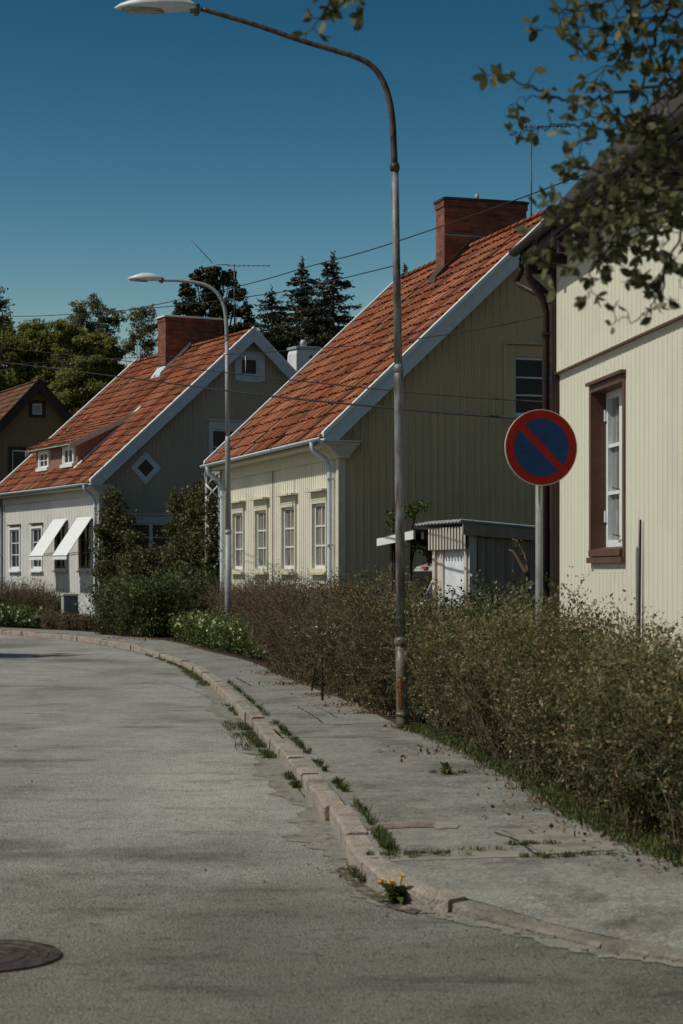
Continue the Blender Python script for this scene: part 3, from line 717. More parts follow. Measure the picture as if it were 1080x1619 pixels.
# ------------------------------------------------------------------ grey house
TH2 = math.atan2(.456, .89)
W2 = [(.72, 1.78), (3.08, 4.14), (5.56, 6.62), (7.98, 9.04)]
holesF2 = [(a - .08, c + .08, 1.66, 3.16) for a, c in W2]
gw = dict(attic=(4.72, 5.32, 7.86, 8.42), upper=(3.72, 6.34, 4.98, 6.12), ground=(1.0, 2.36, 1.85, 3.14))
holesG2 = [(v[0] - .08, v[1] + .08, v[2] - .08, v[3] + .08) for v in gw.values()]
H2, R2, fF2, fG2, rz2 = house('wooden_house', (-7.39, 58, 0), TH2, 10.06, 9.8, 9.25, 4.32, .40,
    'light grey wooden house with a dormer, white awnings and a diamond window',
    dict(front='grey_boards', gable='grey_boards_shaded', trim='grey_trim', soffit='grey_trim', barge='bluewhite'), holesF2, holesG2, plinth=.78, seed=8, barge=.34)
for k, (a, c) in enumerate(W2):
    window(H2, fF2, a, c, 1.74, 3.08, 2, 3, casing='white_paint' if k > 1 else 'grey_trim', cw=.08, sash='sash' if k > 1 else 'brown_paint', pane='pane_black', hood=None, sill='white_paint' if k > 1 else 'grey_trim',
           label=('window half covered by a white awning' if k < 2 else None))
    b = MB(); b.box(a - .12, c + .12, .0, .10, 3.22, 3.26, fF2); b.build('window_hood', 'dark_cap', H2)
window(H2, fG2, *gw['attic'], 1, 1, casing='bluewhite', cw=.08, pane='pane_black', label='small attic window with an open white sash')
b = MB()
for (x0_, x1_, z0_, z1_) in ((4.50, 4.64, 7.70, 8.58), (5.40, 5.54, 7.70, 8.58), (4.64, 5.40, 8.50, 8.62), (4.64, 5.40, 7.66, 7.78)): b.box(x0_, x1_, 0, .04, z0_, z1_, fG2)
b.build('window_surround', 'bluewhite', H2)
b = MB()      # open sash swung outwards
fO = lambda u, d, z: Vector((4.86 - u * .42, -.05 - u * .90 + d, z))
b.box(0, .05, -.02, .02, 7.88, 8.42, fO); b.box(.37, .42, -.02, .02, 7.88, 8.42, fO); b.box(.05, .37, -.02, .02, 8.36, 8.42, fO); b.box(.05, .37, -.02, .02, 7.88, 7.94, fO); b.build('open_sash', 'white_paint', H2)
window(H2, fG2, *gw['upper'], 1, 2, casing='bluewhite', cw=.10, pane='pane_black', hood='bluewhite', sill='bluewhite', double=3, label='wide upper gable window')
window(H2, fG2, *gw['ground'], 1, 3, casing='bluewhite', cw=.08, pane='pane_black', hood='bluewhite', double=2, label='dark ground floor window behind shrubs')
# diamond window
b = MB(); cx, cz = 1.49, 4.84
fD = lambda u, d, z: Vector((cx + (u - z) * .7071, -d, cz + (u + z) * .7071))
b.box(-.36, .36, 0, .05, .24, .36, fD); b.box(-.36, .36, 0, .05, -.36, -.24, fD); b.box(-.36, -.24, 0, .05, -.24, .24, fD); b.box(.24, .36, 0, .05, -.24, .24, fD); dw = b.build('window', 'bluewhite', H2); dw['label'] = 'diamond shaped window'
b = MB()
for (u0, u1, z0, z1) in ((-.24, .24, .20, .24), (-.24, .24, -.24, -.20), (-.24, -.20, -.20, .20), (.20, .24, -.20, .20)): b.box(u0, u1, .0, .035, z0, z1, fD)
b.build('frame', 'sash', dw)
b = MB(); b.box(-.20, .20, .005, .028, -.20, .20, fD); b.build('pane', 'pane_black', dw)
downpipe(H2, 0, .14, 4.32); downpipe(H2, 0, 9.92, 4.32)
H2['W2'] = 5.03; H2['fm'] = 'bluewhite'
ch2 = chimney(H2, 4.08, 6.2, 4.8, 5.5, 7.6, 10.25, 'white_paint', rz2, .07)
# dormer
dz0 = lambda x: rz2(x)
xf, xb, ya, yb = .34, 2.36, 3.0, 7.25
ztf = 5.86; ztb = rz2(xb) + .04
zt_ = lambda x: ztf + (ztb - ztf) * (x - xf) / (xb - xf)
b = MB(); b.m = 0
b.quad([(xf, ya, dz0(xf)), (xf, yb, dz0(xf)), (xf, yb, ztf), (xf, ya, ztf)])
for yy in (ya, yb): b.quad([(xf, yy, dz0(xf)), (xf, yy, ztf - .02), (xb, yy, ztb)])
for k in range(11):      # cheek boards
    x = xf + .12 + k * .16
    if zt_(x) - dz0(x) > .12: b.box(x - .015, x + .015, ya - .018, ya + .001, dz0(x), zt_(x) - .05)
dm = b.build('dormer', 'reddish_boards', H2)
b = MB(); b.m = 0; v = Vector((xb - xf + .35, 0, ztb - ztf + .06)); S_ = v.length; v.normalize(); nn = Vector((-v.z, 0, v.x))
tiles(b, Vector((xf - .32, ya - .12, ztf + .03 - (ztb - ztf) * .32 / (xb - xf) + .02)), Vector((0, 1, 0)), v, nn, yb - ya + .24, S_ + .1, seed=21); b.build('dormer_roof', ['tiles_red', 'tiles_red', 'tiles_red', 'roof_under'], dm)
b = MB()
for yy in (ya - .15, yb + .12):
    b.loft([[Vector((x, y_, zt_(x) + d_)) for (y_, d_) in ((yy, -.16), (yy + .03, -.16), (yy + .03, .03), (yy, .03))] for x in (xf - .34, xb)], smooth=False)
b.box(xf - .30, xf - .27, ya - .12, yb + .12, ztf - .16, ztf - .04); b.box(xf - .27, xf, ya - .12, yb + .12, ztf - .12, ztf - .09)
b.build('dormer_trim', 'grey_trim', dm)
b = MB()      # metal flashing where the cheek meets the tiles
b.loft([[Vector((x, y_, rz2(x) + d_)) for (y_, d_) in ((ya - .10, .05), (ya - .02, .05), (ya - .02, .12), (ya - .10, .09))] for x in (xf - .15, xb + .1)], smooth=False); b.build('dormer_flashing', 'white_paint', dm)
fDm = lambda u, d, z: Vector((xf - d, u, z))
for (a, c) in ((3.22, 4.32), (5.75, 6.85)):
    s = MB(); zb_, zt2 = rz2(xf) + .10, ztf - .16
    s.box(a, a + .12, 0, .07, zb_, zt2, fDm); s.box(c - .12, c, 0, .07, zb_, zt2, fDm); s.box(a + .12, c - .12, 0, .07, zt2 - .08, zt2, fDm); s.box(a - .05, c + .05, 0, .14, zb_ - .08, zb_ + .03, fDm)
    w_ = s.build('dormer_window', 'white_paint', H2)
    s = MB(); zb2 = zb_ + .03; zt3 = zt2 - .08
    s.box(a + .12, a + .17, 0, .045, zb2, zt3, fDm); s.box(c - .17, c - .12, 0, .045, zb2, zt3, fDm); s.box((a + c) / 2 - .03, (a + c) / 2 + .03, 0, .045, zb2, zt3, fDm)
    s.box(a + .17, c - .17, 0, .04, zt3 - .05, zt3, fDm); s.box(a + .17, c - .17, 0, .04, zb2, zb2 + .06, fDm)
    if a > 4: s.box(a + .17, c - .17, .0, .035, (zb2 + zt3) / 2 - .015, (zb2 + zt3) / 2 + .015, fDm)
    s.build('frame', 'sash', w_)
    s = MB(); s.quad([fDm(a + .12, .012, zb2), fDm(c - .12, .012, zb2), fDm(c - .12, .012, zt3), fDm(a + .12, .012, zt3)]); s.build('pane', 'pane_black', w_)
downpipe_y = None
# awnings (two fabric sheets on arms)
for k, (a, c) in enumerate(W2[:2]):
    b = MB(); a -= .16; c += .16; z1, z0, out = 3.30, 2.12, .86
    b.hexa([(-out, a, z0), (-out, c, z0), (-.05, c, z1), (-.05, a, z1), (-out - .006, a, z0 + .02), (-out - .006, c, z0 + .02), (-.05, c, z1 + .03), (-.05, a, z1 + .03)])
    aw = b.build('awning', 'canvas', H2)
    b = MB(); nsc = 9
    for q in range(nsc):      # scalloped valance
        y0 = a + (c - a) * q / nsc; y1 = a + (c - a) * (q + 1) / nsc; ym = (y0 + y1) / 2
        b.quad([(-out - .008, y0, z0 + .01), (-out - .008, y1, z0 + .01), (-out - .012, y1, z0 - .09), (-out - .012, ym, z0 - .13), (-out - .012, y0, z0 - .09)])
    b.build('valance', 'canvas', aw)
    b = MB()
    for yy in (a + .02, c - .02): b.tube([(-.03, yy, 2.25), (-out, yy, z0)], .012, 5)
    b.tube([(-out, a, z0), (-out, c, z0)], .015, 5); b.build('awning_arms', 'antenna', aw)
b = MB()
for (a, c) in ((.2, .42), (1.9, 2.1), (2.9, 3.05)): b.box(a, c, .02, .03, .2, .62, fF2)
b.build('plinth_vents', 'dark_cap', H2)
b = MB(); yagi(b, (5.2, 1.6, 9.0), (5.2, 1.6, 11.65), (1.35, -.5, .02), 9, refl=False); b.tube([(5.0, 1.6, 11.62), (4.6, 1.7, 11.6)], .012, 4)
b.tube([(3.9, 2.1, 12.4), (4.5, 1.75, 11.65)], .012, 4); b.build('antenna', 'antenna', H2)

# ------------------------------------------------------------------ ochre house far left, white chimney house behind
TH3 = math.radians(25)
hg3 = [(4.15, 4.85, 8.72, 9.46), (3.2, 4.6, 5.9, 7.3)]
H3, R3, fF3, fG3, rz3 = house('wooden_house', (-18.05, 85.2, 0), TH3, 9.0, 10, 10.35, 5.0, .45, 'ochre brown wooden house with dark eaves at the far left edge',
    dict(front='ochre_boards', gable='ochre_boards', trim='dark_brown', soffit='dark_brown', barge='dark_brown'), (), [(a, c, z0, z1) for a, c, z0, z1 in hg3], tile='tiles_old', seed=12, barge=.45, vo=.4)
for (a, c, z0, z1) in hg3: window(H3, fG3, a + .12, c - .12, z0 + .12, z1 - .12, 1, 1, casing='dark_brown', cw=.16, sash='sash', pane='pane_grey' if a > 4 else 'pane_black')
for ch in R3.children:
    if ch.name.startswith('verge'): ch.data.materials[0] = MATS['dark_brown']

H4 = empty('plastered_house', (-2.85, 84, .75), TH2, 'distant house whose white plastered chimney shows between the two orange roofs', 'house')
b = MB(); b.box(0, 7, 0, 8, -.8, 6.4); b.quad([(0, 0, 6.4), (7, 0, 6.4), (3.5, 0, 9.3)]); b.quad([(0, 8, 6.4), (7, 8, 6.4), (3.5, 8, 9.3)]); b.build('wall', 'plaster_white', H4)
b = MB(); b.hexa([(-.4, -.3, 6.1), (3.5, -.3, 9.3), (3.5, 8.3, 9.3), (-.4, 8.3, 6.1), (-.4, -.3, 6.25), (3.5, -.3, 9.45), (3.5, 8.3, 9.45), (-.4, 8.3, 6.25)])
b.hexa([(3.5, -.3, 9.3), (7.4, -.3, 6.1), (7.4, 8.3, 6.1), (3.5, 8.3, 9.3), (3.5, -.3, 9.45), (7.4, -.3, 6.25), (7.4, 8.3, 6.25), (3.5, 8.3, 9.45)]); b.build('roof', 'black_roof', H4)
b = MB(); cx_, cy_ = 2.85, 3.0
def sq(hx, hy, z): return [(cx_ - hx, cy_ - hy, z), (cx_ + hx, cy_ - hy, z), (cx_ + hx, cy_ + hy, z), (cx_ - hx, cy_ + hy, z)]
b.loft([sq(.72, .5, 7.5), sq(.68, .48, 10.9), sq(.62, .42, 11.15)], smooth=False); wc = b.build('chimney', 'plaster_white', H4)
b = MB(); b.loft([sq(.70, .5, 11.152), sq(.70, .5, 11.26), sq(.55, .4, 11.28)], smooth=False); b.build('chimney_cap', 'metal_cap', wc)
b = MB(); b.tube([(cx_ - .1, cy_, 11.28), (cx_ - .1, cy_, 11.5), (cx_ - .1, cy_, 11.62)], [.16, .16, .10], 10); b.build('chimney_pot', 'metal_cap', wc)
b = MB(); b.tube([(cx_ + .05, cy_ - .47, 10.78), (cx_ + .05, cy_ - .52, 10.78)], .07, 10); b.build('soot_hatch', 'dark_cap', wc)

# ------------------------------------------------------------------ pale house on the right (front wall faces the road)
DC = 18.0; RX = (885 - CX) / F * DC      # far corner
TH5 = math.atan2(.115, 1.0)              # local y runs away from the camera along the facade
H5 = empty('wooden_house', (RX, DC, 0), TH5, 'pale yellow house with a deep brown framed window at the right edge', 'house')
LN = 16.0      # facade goes towards the camera: local y from 0 to -LN
f5 = lambda u, d, z: Vector((-d, -u, z))
wy0, wy1, wz0, wz1 = 1.28, 2.33, 1.83, 3.22
b = MB(); walled(b, f5, 0, LN, .5, lambda u: 3.50, [(wy0, wy1, wz0, wz1)], .13, .03, .003); b.build('wall', 'pale_boards', H5)
f5b = lambda u, d, z: f5(u, d + .03, z)
b = MB(); walled(b, f5b, 0, LN, 3.535, lambda u: 4.95, [], .13, .03, .003); b.quad([f5(0, 0, 3.5), f5(LN, 0, 3.5), f5(LN, .03, 3.535), f5(0, .03, 3.535)]); b.quad([f5b(0, 0, 3.535), f5b(0, -.2, 3.535), f5b(0, -.2, 4.95), f5b(0, 0, 4.95)]); b.build('wall', 'pale_boards', H5)
b = MB(); b.box(0, LN, .0, .050, 3.512, 3.528, f5); b.build('belt_moulding', 'brown_paint', H5)
b = MB(); b.quad([(0, 0, .1), (7, 0, .1), (7, 0, 5), (0, 0, 5)]); b.quad([(7, 0, .1), (7, -LN, .1), (7, -LN, 5), (7, 0, 5)]); b.quad([(0, -LN, .1), (7, -LN, .1), (7, -LN, 5), (0, -LN, 5)]); b.build('wall', 'pale_boards', H5)
b = MB(); b.box(.02, 6.9, -LN + .1, -.1, 0, .5); b.build('plinth', 'plinth', H5)
# deep window
b = MB(); cw = .06; dp = -.15
b.box(wy0 - cw, wy0, dp, .02, wz0 - cw, wz1 + cw, f5); b.box(wy1, wy1 + cw, dp, .016, wz0 - cw, wz1 + cw, f5); b.box(wy0, wy1, dp, .02, wz1, wz1 + cw, f5); b.box(wy0, wy1, dp, .018, wz0 - cw, wz0, f5)
w5 = b.build('window', 'brown_paint', H5)
b = MB(); b.box(wy0 - cw - .02, wy1 + cw + .02, .0, .05, wz1 + cw + .002, wz1 + cw + .03, f5); b.build('hood', 'brown_paint', w5)
b = MB(); b.box(wy0 - cw, wy1 + cw, .0, .045, wz0 - cw - .05, wz0 - cw - .002, f5); b.hexa([f5(wy0, -.10, wz0 + .001), f5(wy1, -.10, wz0 + .001), f5(wy1, .04, wz0 - .05), f5(wy0, .04, wz0 - .05), f5(wy0, -.10, wz0 + .03), f5(wy1, -.10, wz0 + .03), f5(wy1, .04, wz0 + .003), f5(wy0, .04, wz0 + .003)]); b.build('sill', 'brown_paint', w5)
b = MB(); e0, e1 = dp - .03, dp + .03; sw = .06
b.box(wy0, wy0 + sw, e0, e1, wz0, wz1, f5); b.box(wy1 - sw, wy1, e0, e1, wz0, wz1, f5); b.box(wy0 + sw, wy1 - sw, e0, e1, wz1 - sw, wz1, f5); b.box(wy0 + sw, wy1 - sw, e0, e1, wz0, wz0 + .09, f5)
um = (wy0 + wy1) / 2; b.box(um - .045, um + .045, e0, e1 + .01, wz0 + .09, wz1 - sw, f5)
for k in (1, 2):
    zz = wz0 + .09 + (wz1 - sw - wz0 - .09) * k / 3; b.box(wy0 + sw, um - .045, e0 + .01, e1 - .005, zz - .015, zz + .015, f5); b.box(um + .045, wy1 - sw, e0 + .01, e1 - .005, zz - .015, zz + .015, f5)
for zz in (wz0 + .25, wz1 - .25): b.box(wy0 + .002, wy0 + .03, e1, e1 + .02, zz, zz + .10, f5)
b.build('frame', 'sash', w5)
b = MB(); b.quad([f5(wy0, dp - .01, wz0), f5(wy1, dp - .01, wz0), f5(wy1, dp - .01, wz1), f5(wy0, dp - .01, wz1)]); b.build('pane', 'pane_grey', w5)
b = MB()
for zz in (wz0 + .12, wz0 + .52): b.tube([f5(wy0 + .50, e1 + .005, zz), f5(wy0 + .50, e1 + .05, zz + .01), f5(wy0 + .42, e1 + .05, zz + .02)], .006, 5)
b.build('window_hook', 'antenna', w5)
# corner board and pipe at the far corner
b = MB(); b.box(-.012, .0, .001, .05, .2, 4.9); b.box(-.075, .10, .0005, .07, .2, 4.9); b.build('corner_boards', 'dark_brown', H5)
b = MB(); zt5 = 4.72
b.tube([(-.30, .06, zt5), (-.30, .06, zt5 - .12), (-.28, .08, zt5 - .28), (-.13, .13, zt5 - .48), (-.10, .14, zt5 - .60), (-.10, .14, .2)], .036, 10)
for z in (1.1, 3.0, 3.9): b.box(-.15, .0, .09, .19, z, z + .03)
b.build('downpipe', 'dark_brown', H5)
# roof: steep lower slope, shallow upper slope, dark
R5 = MB(); ox = .30
def prof5(y):
    return [Vector(p) for p in ((-ox, y, 4.74), (.85, y, 6.05), (3.5, y, 7.3), (7.3, y, 4.7))]
A_, B_ = prof5(.40), prof5(-LN - .4)
for k in range(3): R5.quad([A_[k], A_[k + 1], B_[k + 1], B_[k]])
dn = Vector((0, 0, -.10))
for k in range(3): R5.quad([B_[k] + dn, B_[k + 1] + dn, A_[k + 1] + dn, A_[k] + dn])
for PR in (A_, B_):
    for k in range(3): R5.quad([PR[k], PR[k + 1], PR[k + 1] + dn, PR[k] + dn])
R5.quad([A_[0], B_[0], B_[0] + dn, A_[0] + dn])
ro5 = R5.build('roof', 'black_roof', H5)
b = MB(); n = 40      # seams with raised ribs on the lower slope
for k in range(54):
    y = .38 - k * .31
    b.loft([[(-ox, y - .05, 4.745), (-ox, y, 4.79), (-ox, y + .05, 4.745)], [(.85, y - .05, 6.055), (.85, y, 6.10), (.85, y + .05, 6.055)]], smooth=False)
b.build('roof_tiles', 'black_roof', ro5)
b = MB(); b.box(-.02, .0, -LN, .1, 4.66, 4.9); b.box(-ox + .02, -.02, -LN - .3, .38, 4.62, 4.64)
for k in range(28): y = .2 - k * .6; b.box(-ox + .05, -.02, y - .04, y + .04, 4.50, 4.618)
b.build('eave_boards', 'dark_brown', H5)
g = MB(); gutter_run(g, [(-ox - .05, .45, 4.75), (-ox - .05, -LN - .4, 4.75)], .052); g.build('gutter', 'dark_brown', H5)
# steel bracket that carries the cables, from the corner out and up past the roof edge
b = MB(); q = lambda px, py, D: P(px, py, D)
Minv = Matrix.Translation((RX, DC, 0)) @ Matrix.Rotation(TH5, 4, 'Z'); Minv = Minv.inverted()
L5 = lambda px, py, D: Minv @ P(px, py, D)
b.tube([L5(879, 482, 18.12), L5(850, 465, 18.2), L5(815, 447, 18.3)], .028, 8); b.tube([L5(815, 447, 18.3), L5(838, 400, 18.3), L5(858, 362, 18.3), L5(876, 338, 18.3)], .03, 8)
b.tube([L5(826, 427, 18.3), L5(873, 470, 18.15)], .022, 8)
for (x_, y_) in ((822, 422), (848, 462), (858, 467)): p_ = L5(x_, y_, 18.27); b.tube([p_, p_ + Vector((0, 0, .09))], .012, 6)
b.build('cable_bracket', 'dark_brown', H5)

# ------------------------------------------------------------------ shed
SH = empty('garden_shed', (1.68, 25, 0), TH1, 'small weathered shed with tin roof and white blind, before the cream house gable', 'shed')
fs = lambda u, d, z: Vector((-d, u, z)); sg = lambda u, d, z: Vector((u, -d, z))
b = MB(); b.quad([(.12, 0, 0), (2.8, 0, 0), (2.8, 0, 2.0), (.12, 0, 2.22)])
for k in range(19):
    x = .2 + k * .14; zt = 2.20 - .08 * x
    b.box(x - .018, x + .018, -.022, .001, 0, zt)
b.quad([(2.8, 0, 0), (2.8, 1.3, 0), (2.8, 1.3, 2.0), (2.8, 0, 2.0)]); b.quad([(0, 1.3, 0), (2.8, 1.3, 0), (2.8, 1.3, 2.0), (0, 1.3, 2.2)]); b.build('wall', 'weathered_boards', SH)
b = MB(); b.box(0, .10, -.02, .12, 0, 2.2); b.box(-.03, .0, .02, .10, 0, 1.95); b.box(0.0, .10, 1.0, 1.32, 0, 2.2); b.box(-.04, -.001, 1.22, 1.32, 0, 1.96); b.box(.10, .9, 1.30, 1.36, 0, 2.2); b.build('posts', 'shed_trim', SH)
b = MB(); rv = 20; rings = []
for k in range(rv * 4 + 1):
    y = -.02 + 1.34 * k / (rv * 4); d = .018 * math.sin(k * math.pi / 2); rings.append([Vector((-.06 - d, y, 1.94)), Vector((-.055 - d, y, 1.94)), Vector((-.055 - d, y, 2.24)), Vector((-.06 - d, y, 2.24))])
b.loft(rings, smooth=False)
for k in range(12): yv = .0 + k * .115; b.box(-.10, -.075, yv, yv + .05, 1.94, 2.24)
b.build('valance', 'shed_trim', SH)
b = MB(); b.box(.03, .05, .12, 1.0, .1, 1.94); b.build('blind', 'plaster_white', SH)
b = MB(); rings = []
nW = 60
for k in range(nW + 1):
    y = -.12 + 1.82 * k / nW; h = .012 * math.sin(k * 1.4) - .03 * max(0, (y - 1.1))
    rings.append([Vector((-.16, y, 2.30 + h)), Vector((3.0, y, 2.06 + h)), Vector((3.0, y, 2.075 + h)), Vector((-.16, y, 2.325 + h))])
b.loft(rings, smooth=False); b.build('tin_roof', 'metal_cap', SH)
b = MB(); b.hexa([(-.12, -.10, 2.13), (3.0, -.10, 1.90), (3.0, -.07, 1.90), (-.12, -.07, 2.13), (-.12, -.10, 2.29), (3.0, -.10, 2.05), (3.0, -.07, 2.05), (-.12, -.07, 2.29)]); b.build('fascia', 'weathered_boards', SH)
b = MB(); b.hexa([(-.20, 1.66, 2.10), (-.17, 1.66, 2.10), (-.17, 3.3, 2.02), (-.20, 3.3, 2.02), (-.20, 1.66, 2.22), (-.17, 1.66, 2.22), (-.17, 3.3, 2.13), (-.20, 3.3, 2.13)])
b.build('carport_fascia', 'white_paint', SH)
b = MB(); b.hexa([(-.2, 1.66, 2.225), (2.8, 1.66, 2.1), (2.8, 3.4, 2.0), (-.2, 3.4, 2.135), (-.2, 1.66, 2.24), (2.8, 1.66, 2.12), (2.8, 3.4, 2.02), (-.2, 3.4, 2.15)]); b.box(.0, .09, 3.2, 3.29, 0, 2.1); b.box(-.1, .12, 1.5, 1.6, 2.1, 2.2); b.build('carport_roof', 'dark_cap', SH)

# ------------------------------------------------------------------ car half hidden behind the shed
CA = empty('parked_car', (1.00, 28.9, .12), TH1, 'silver car half hidden between the shed and the hedge', 'car')
def car_ring(x, w, zb, zt, ins):      # section across the car at x
    return [(x, -w, zb), (x, -w * 1.0, zb + (zt - zb) * .35), (x, -w * .99, zb + (zt - zb) * .55), (x, -(w - ins), zt - .05), (x, -(w - ins) * .8, zt), (x, (w - ins) * .8, zt), (x, (w - ins), zt - .05), (x, w * .99, zb + (zt - zb) * .55), (x, w, zb + (zt - zb) * .35), (x, w, zb)]
b = MB(); b.loft([car_ring(-.02, .72, .42, .80, .06), car_ring(.0, .80, .30, .95, .05), car_ring(.10, .83, .25, 1.15, .12), car_ring(.33, .84, .22, 1.60, .20), car_ring(.55, .84, .22, 1.66, .22), car_ring(1.6, .84, .22, 1.70, .22), car_ring(2.4, .84, .22, 1.62, .22),
                 car_ring(3.0, .84, .22, 1.12, .12), car_ring(3.9, .80, .22, .90, .08), car_ring(4.2, .70, .35, .72, .06)])
b.build('body', 'carpaint', CA)
b = MB(); b.hexa([(.04, -.52, 1.08), (.04, .60, 1.08), (.14, .60, 1.08), (.14, -.52, 1.08), (.245, -.46, 1.53), (.245, .54, 1.53), (.35, .54, 1.53), (.35, -.46, 1.53)]); b.build('rear_window', 'car_glass', CA)
for sy in (-1, 1):
    b = MB(); b.hexa([(.60, sy * .80, 1.02), (2.5, sy * .80, 1.02), (2.5, sy * .835, 1.02), (.60, sy * .835, 1.02), (.70, sy * .62, 1.56), (2.2, sy * .62, 1.56), (2.2, sy * .665, 1.56), (.70, sy * .665, 1.56)]); b.build('side_window', 'car_glass', CA)
    b = MB(); b.box(-.01, .10, sy * .62, sy * .80, .78, 1.02); b.build('tail_light', 'tail_red', CA)
    for x in (.75, 3.3):
        b = MB(); b.tube([(x, sy * .66, .30), (x, sy * .86, .30)], .30, 20); wh = b.build('wheel', 'rubber', CA)
        b = MB(); b.tube([(x, sy * .855, .30), (x, sy * .872, .30)], .19, 16); b.build('rim', 'galv', wh)
b = MB(); b.box(.27, .31, -.10, .10, 1.565, 1.60); b.build('brake_light', 'tail_red', CA)
b = MB(); b.box(-.08, .05, -.78, .78, .36, .58); b.build('bumper', 'carpaint', CA)

# ------------------------------------------------------------------ street lamps
def lamp_head(name, M_, parent, Lh=.80):
    """flat teardrop head along -x; origin at the arm socket"""
    b = MB(); n = 16; rings = []
    prof = [(0.0, .045, .035, .0), (.04, .065, .05, .005), (.14, .105, .075, .012), (.35, .135, .10, .012), (.60, .125, .095, .004), (.80, .085, .06, -.008), (.93, .045, .035, -.020), (1.0, .008, .01, -.028)]
    for (t, w, h, dz) in prof:
        rg = []
        for k in range(n):
            a = 2 * math.pi * k / n; zz = math.sin(a); rg.append((-t * Lh, math.cos(a) * w, dz + (zz * h if zz > 0 else zz * h * .45)))
        rings.append(rg)
    b.loft(rings); hd = b.build(name, M_, parent)
    b = MB(); rings = []
    for (t, w) in ((.40, .02), (.45, .07), (.62, .085), (.80, .07), (.92, .02)):
        rings.append([(-t * Lh, math.cos(2 * math.pi * k / 12) * w, -.038 + math.sin(2 * math.pi * k / 12) * .022 + .004 * (1 - t)) for k in range(12)])
    b.loft(rings); b.build('lens', 'lens', hd)
    b = MB(); b.tube([(.03, 0, 0), (-.06, 0, .0)], .045, 10); b.box(-.02, .02, -.02, .02, -.06, -.03); b.build('socket', 'lamp_base', hd)
    return hd
D1 = 20.0
base = G(637, 1151); lp = empty('street_lamp', base, 0, 'tall rusty street lamp with curved arm at the pavement edge, nearest to the viewer', 'street lamp', 'street lamps along the pavement')
l = lambda px, py, D=D1 - .05: P(px, py, base.y) - base
b = MB(); z0 = Vector((0, 0, 0))
b.tube([(0, 0, -.02), l(637, 1140), l(635.6, 1075), l(634.5, 1016)], [.078, .064, .060, .058], 16)
b.tube([l(634.6, 1022), l(634.6, 1018), l(634.5, 1012), l(634.3, 1006)], [.058, .072, .072, .045], 16); b.tube([l(636.6, 1132), l(636.5, 1126)], .068, 16); b.build('base_sleeve', 'lamp_base', lp)
b = MB(); b.hexa([l(629.5, 1118) + Vector((.0, -.066, 0)), l(634.5, 1118) + Vector((0, -.068, 0)), l(634.5, 1118) + Vector((0, -.04, 0)), l(629.5, 1118) + Vector((0, -.04, 0)), l(629, 1070) + Vector((0, -.066, 0)), l(633.5, 1070) + Vector((0, -.068, 0)), l(633.5, 1070) + Vector((0, -.04, 0)), l(629, 1070) + Vector((0, -.04, 0))]); b.build('rust_patch', 'rust', lp)
b = MB(); b.tube([l(634.3, 1010), l(632.3, 820), l(630, 600), l(630, 582)], [.047, .047, .045, .045], 14); b.tube([l(630, 590), l(629.9, 582), l(629.8, 576)], [.045, .049, .040], 14)
b.tube([l(629.8, 580), l(627, 420), l(624.2, 268)], [.040, .038, .036], 14); b.build('pole', 'lamp_steel', lp)
cur = catmull([l(624.2, 268), l(622, 215), l(619.5, 180), l(613, 148), l(601, 120), l(585, 102), l(562, 90), l(530, 80), l(470, 62), l(400, 38), l(318, 14)], 5)
b = MB(); b.tube(cur, [.033 - .009 * k / len(cur) for k in range(len(cur))], 12); b.tube([l(624.2, 270), l(624.2, 264), l(624, 258)], [.045, .050, .040], 12); b.build('arm', 'lamp_arm', lp)
hd = lamp_head('lamp_head', 'lamp_shell', lp, .80); hd.location = l(311, 13.5); hd.rotation_euler = (0, math.radians(2.5), 0); hd.scale = (1, 1.1, 1.1)
base2 = G(361, 1026); base2 = Vector(((361 - CX) / F * 38.6, 38.6, .116))
lp2 = empty('street_lamp', base2, 0, 'grey street lamp farther along, in front of the cream house corner', 'street lamp', 'street lamps along the pavement')
l2 = lambda px, py: P(px, py, 38.6) - base2
b = MB(); b.tube([(0, 0, 0), l2(361, 840)], [.075, .065], 14); b.tube([l2(361, 845), l2(361, 838)], .070, 14); b.tube([l2(360.8, 840), l2(360, 700), l2(359.8, 690)], [.058, .055, .045], 14); b.tube([l2(359.8, 693), l2(358.8, 540)], [.045, .042], 14); b.build('pole', 'galv', lp2)
cur = catmull([l2(358.8, 542), l2(357, 500), l2(352, 478), l2(342, 462), l2(326, 451), l2(305, 446), l2(280, 443.5), l2(256, 443)], 5)
b = MB(); b.tube(cur, [.042 - .012 * k / len(cur) for k in range(len(cur))], 12); b.build('arm', 'galv', lp2)
hd2 = lamp_head('lamp_head', 'lamp_shell', lp2, .70); hd2.location = l2(256, 442.5); hd2.rotation_euler = (0, math.radians(4), 0); hd2.scale = (1, 1.1, 1.15)

# ------------------------------------------------------------------ no-parking sign
sp_ = Vector(((856 - CX) / F * 15.0, 15.0, .116)); SG = empty('road_sign', sp_, math.radians(14), 'round no parking sign, red rim and slash on blue, on a grey pole', 'sign')
zc = EYE + (CY - 707.5) / F * 15 - sp_.z; rs = .302
b = MB(); b.tube([(0, .05, 0), (.0, .05, zc + .2)], .030, 12); b.build('pole', 'signpole', SG)
def disc(b, r, y0, y1, n=72):
    b.loft([[(r * math.cos(2 * math.pi * k / n), y, zc + r * math.sin(2 * math.pi * k / n)) for k in range(n)] for y in (y0, y1)], smooth=False)
b = MB(); disc(b, rs, .0, .012); pl = b.build('sign_plate', 'sign_edge', SG)
b = MB(); disc(b, rs - .006, -.003, -.0005); b.build('red_field', 'sign_red', pl)
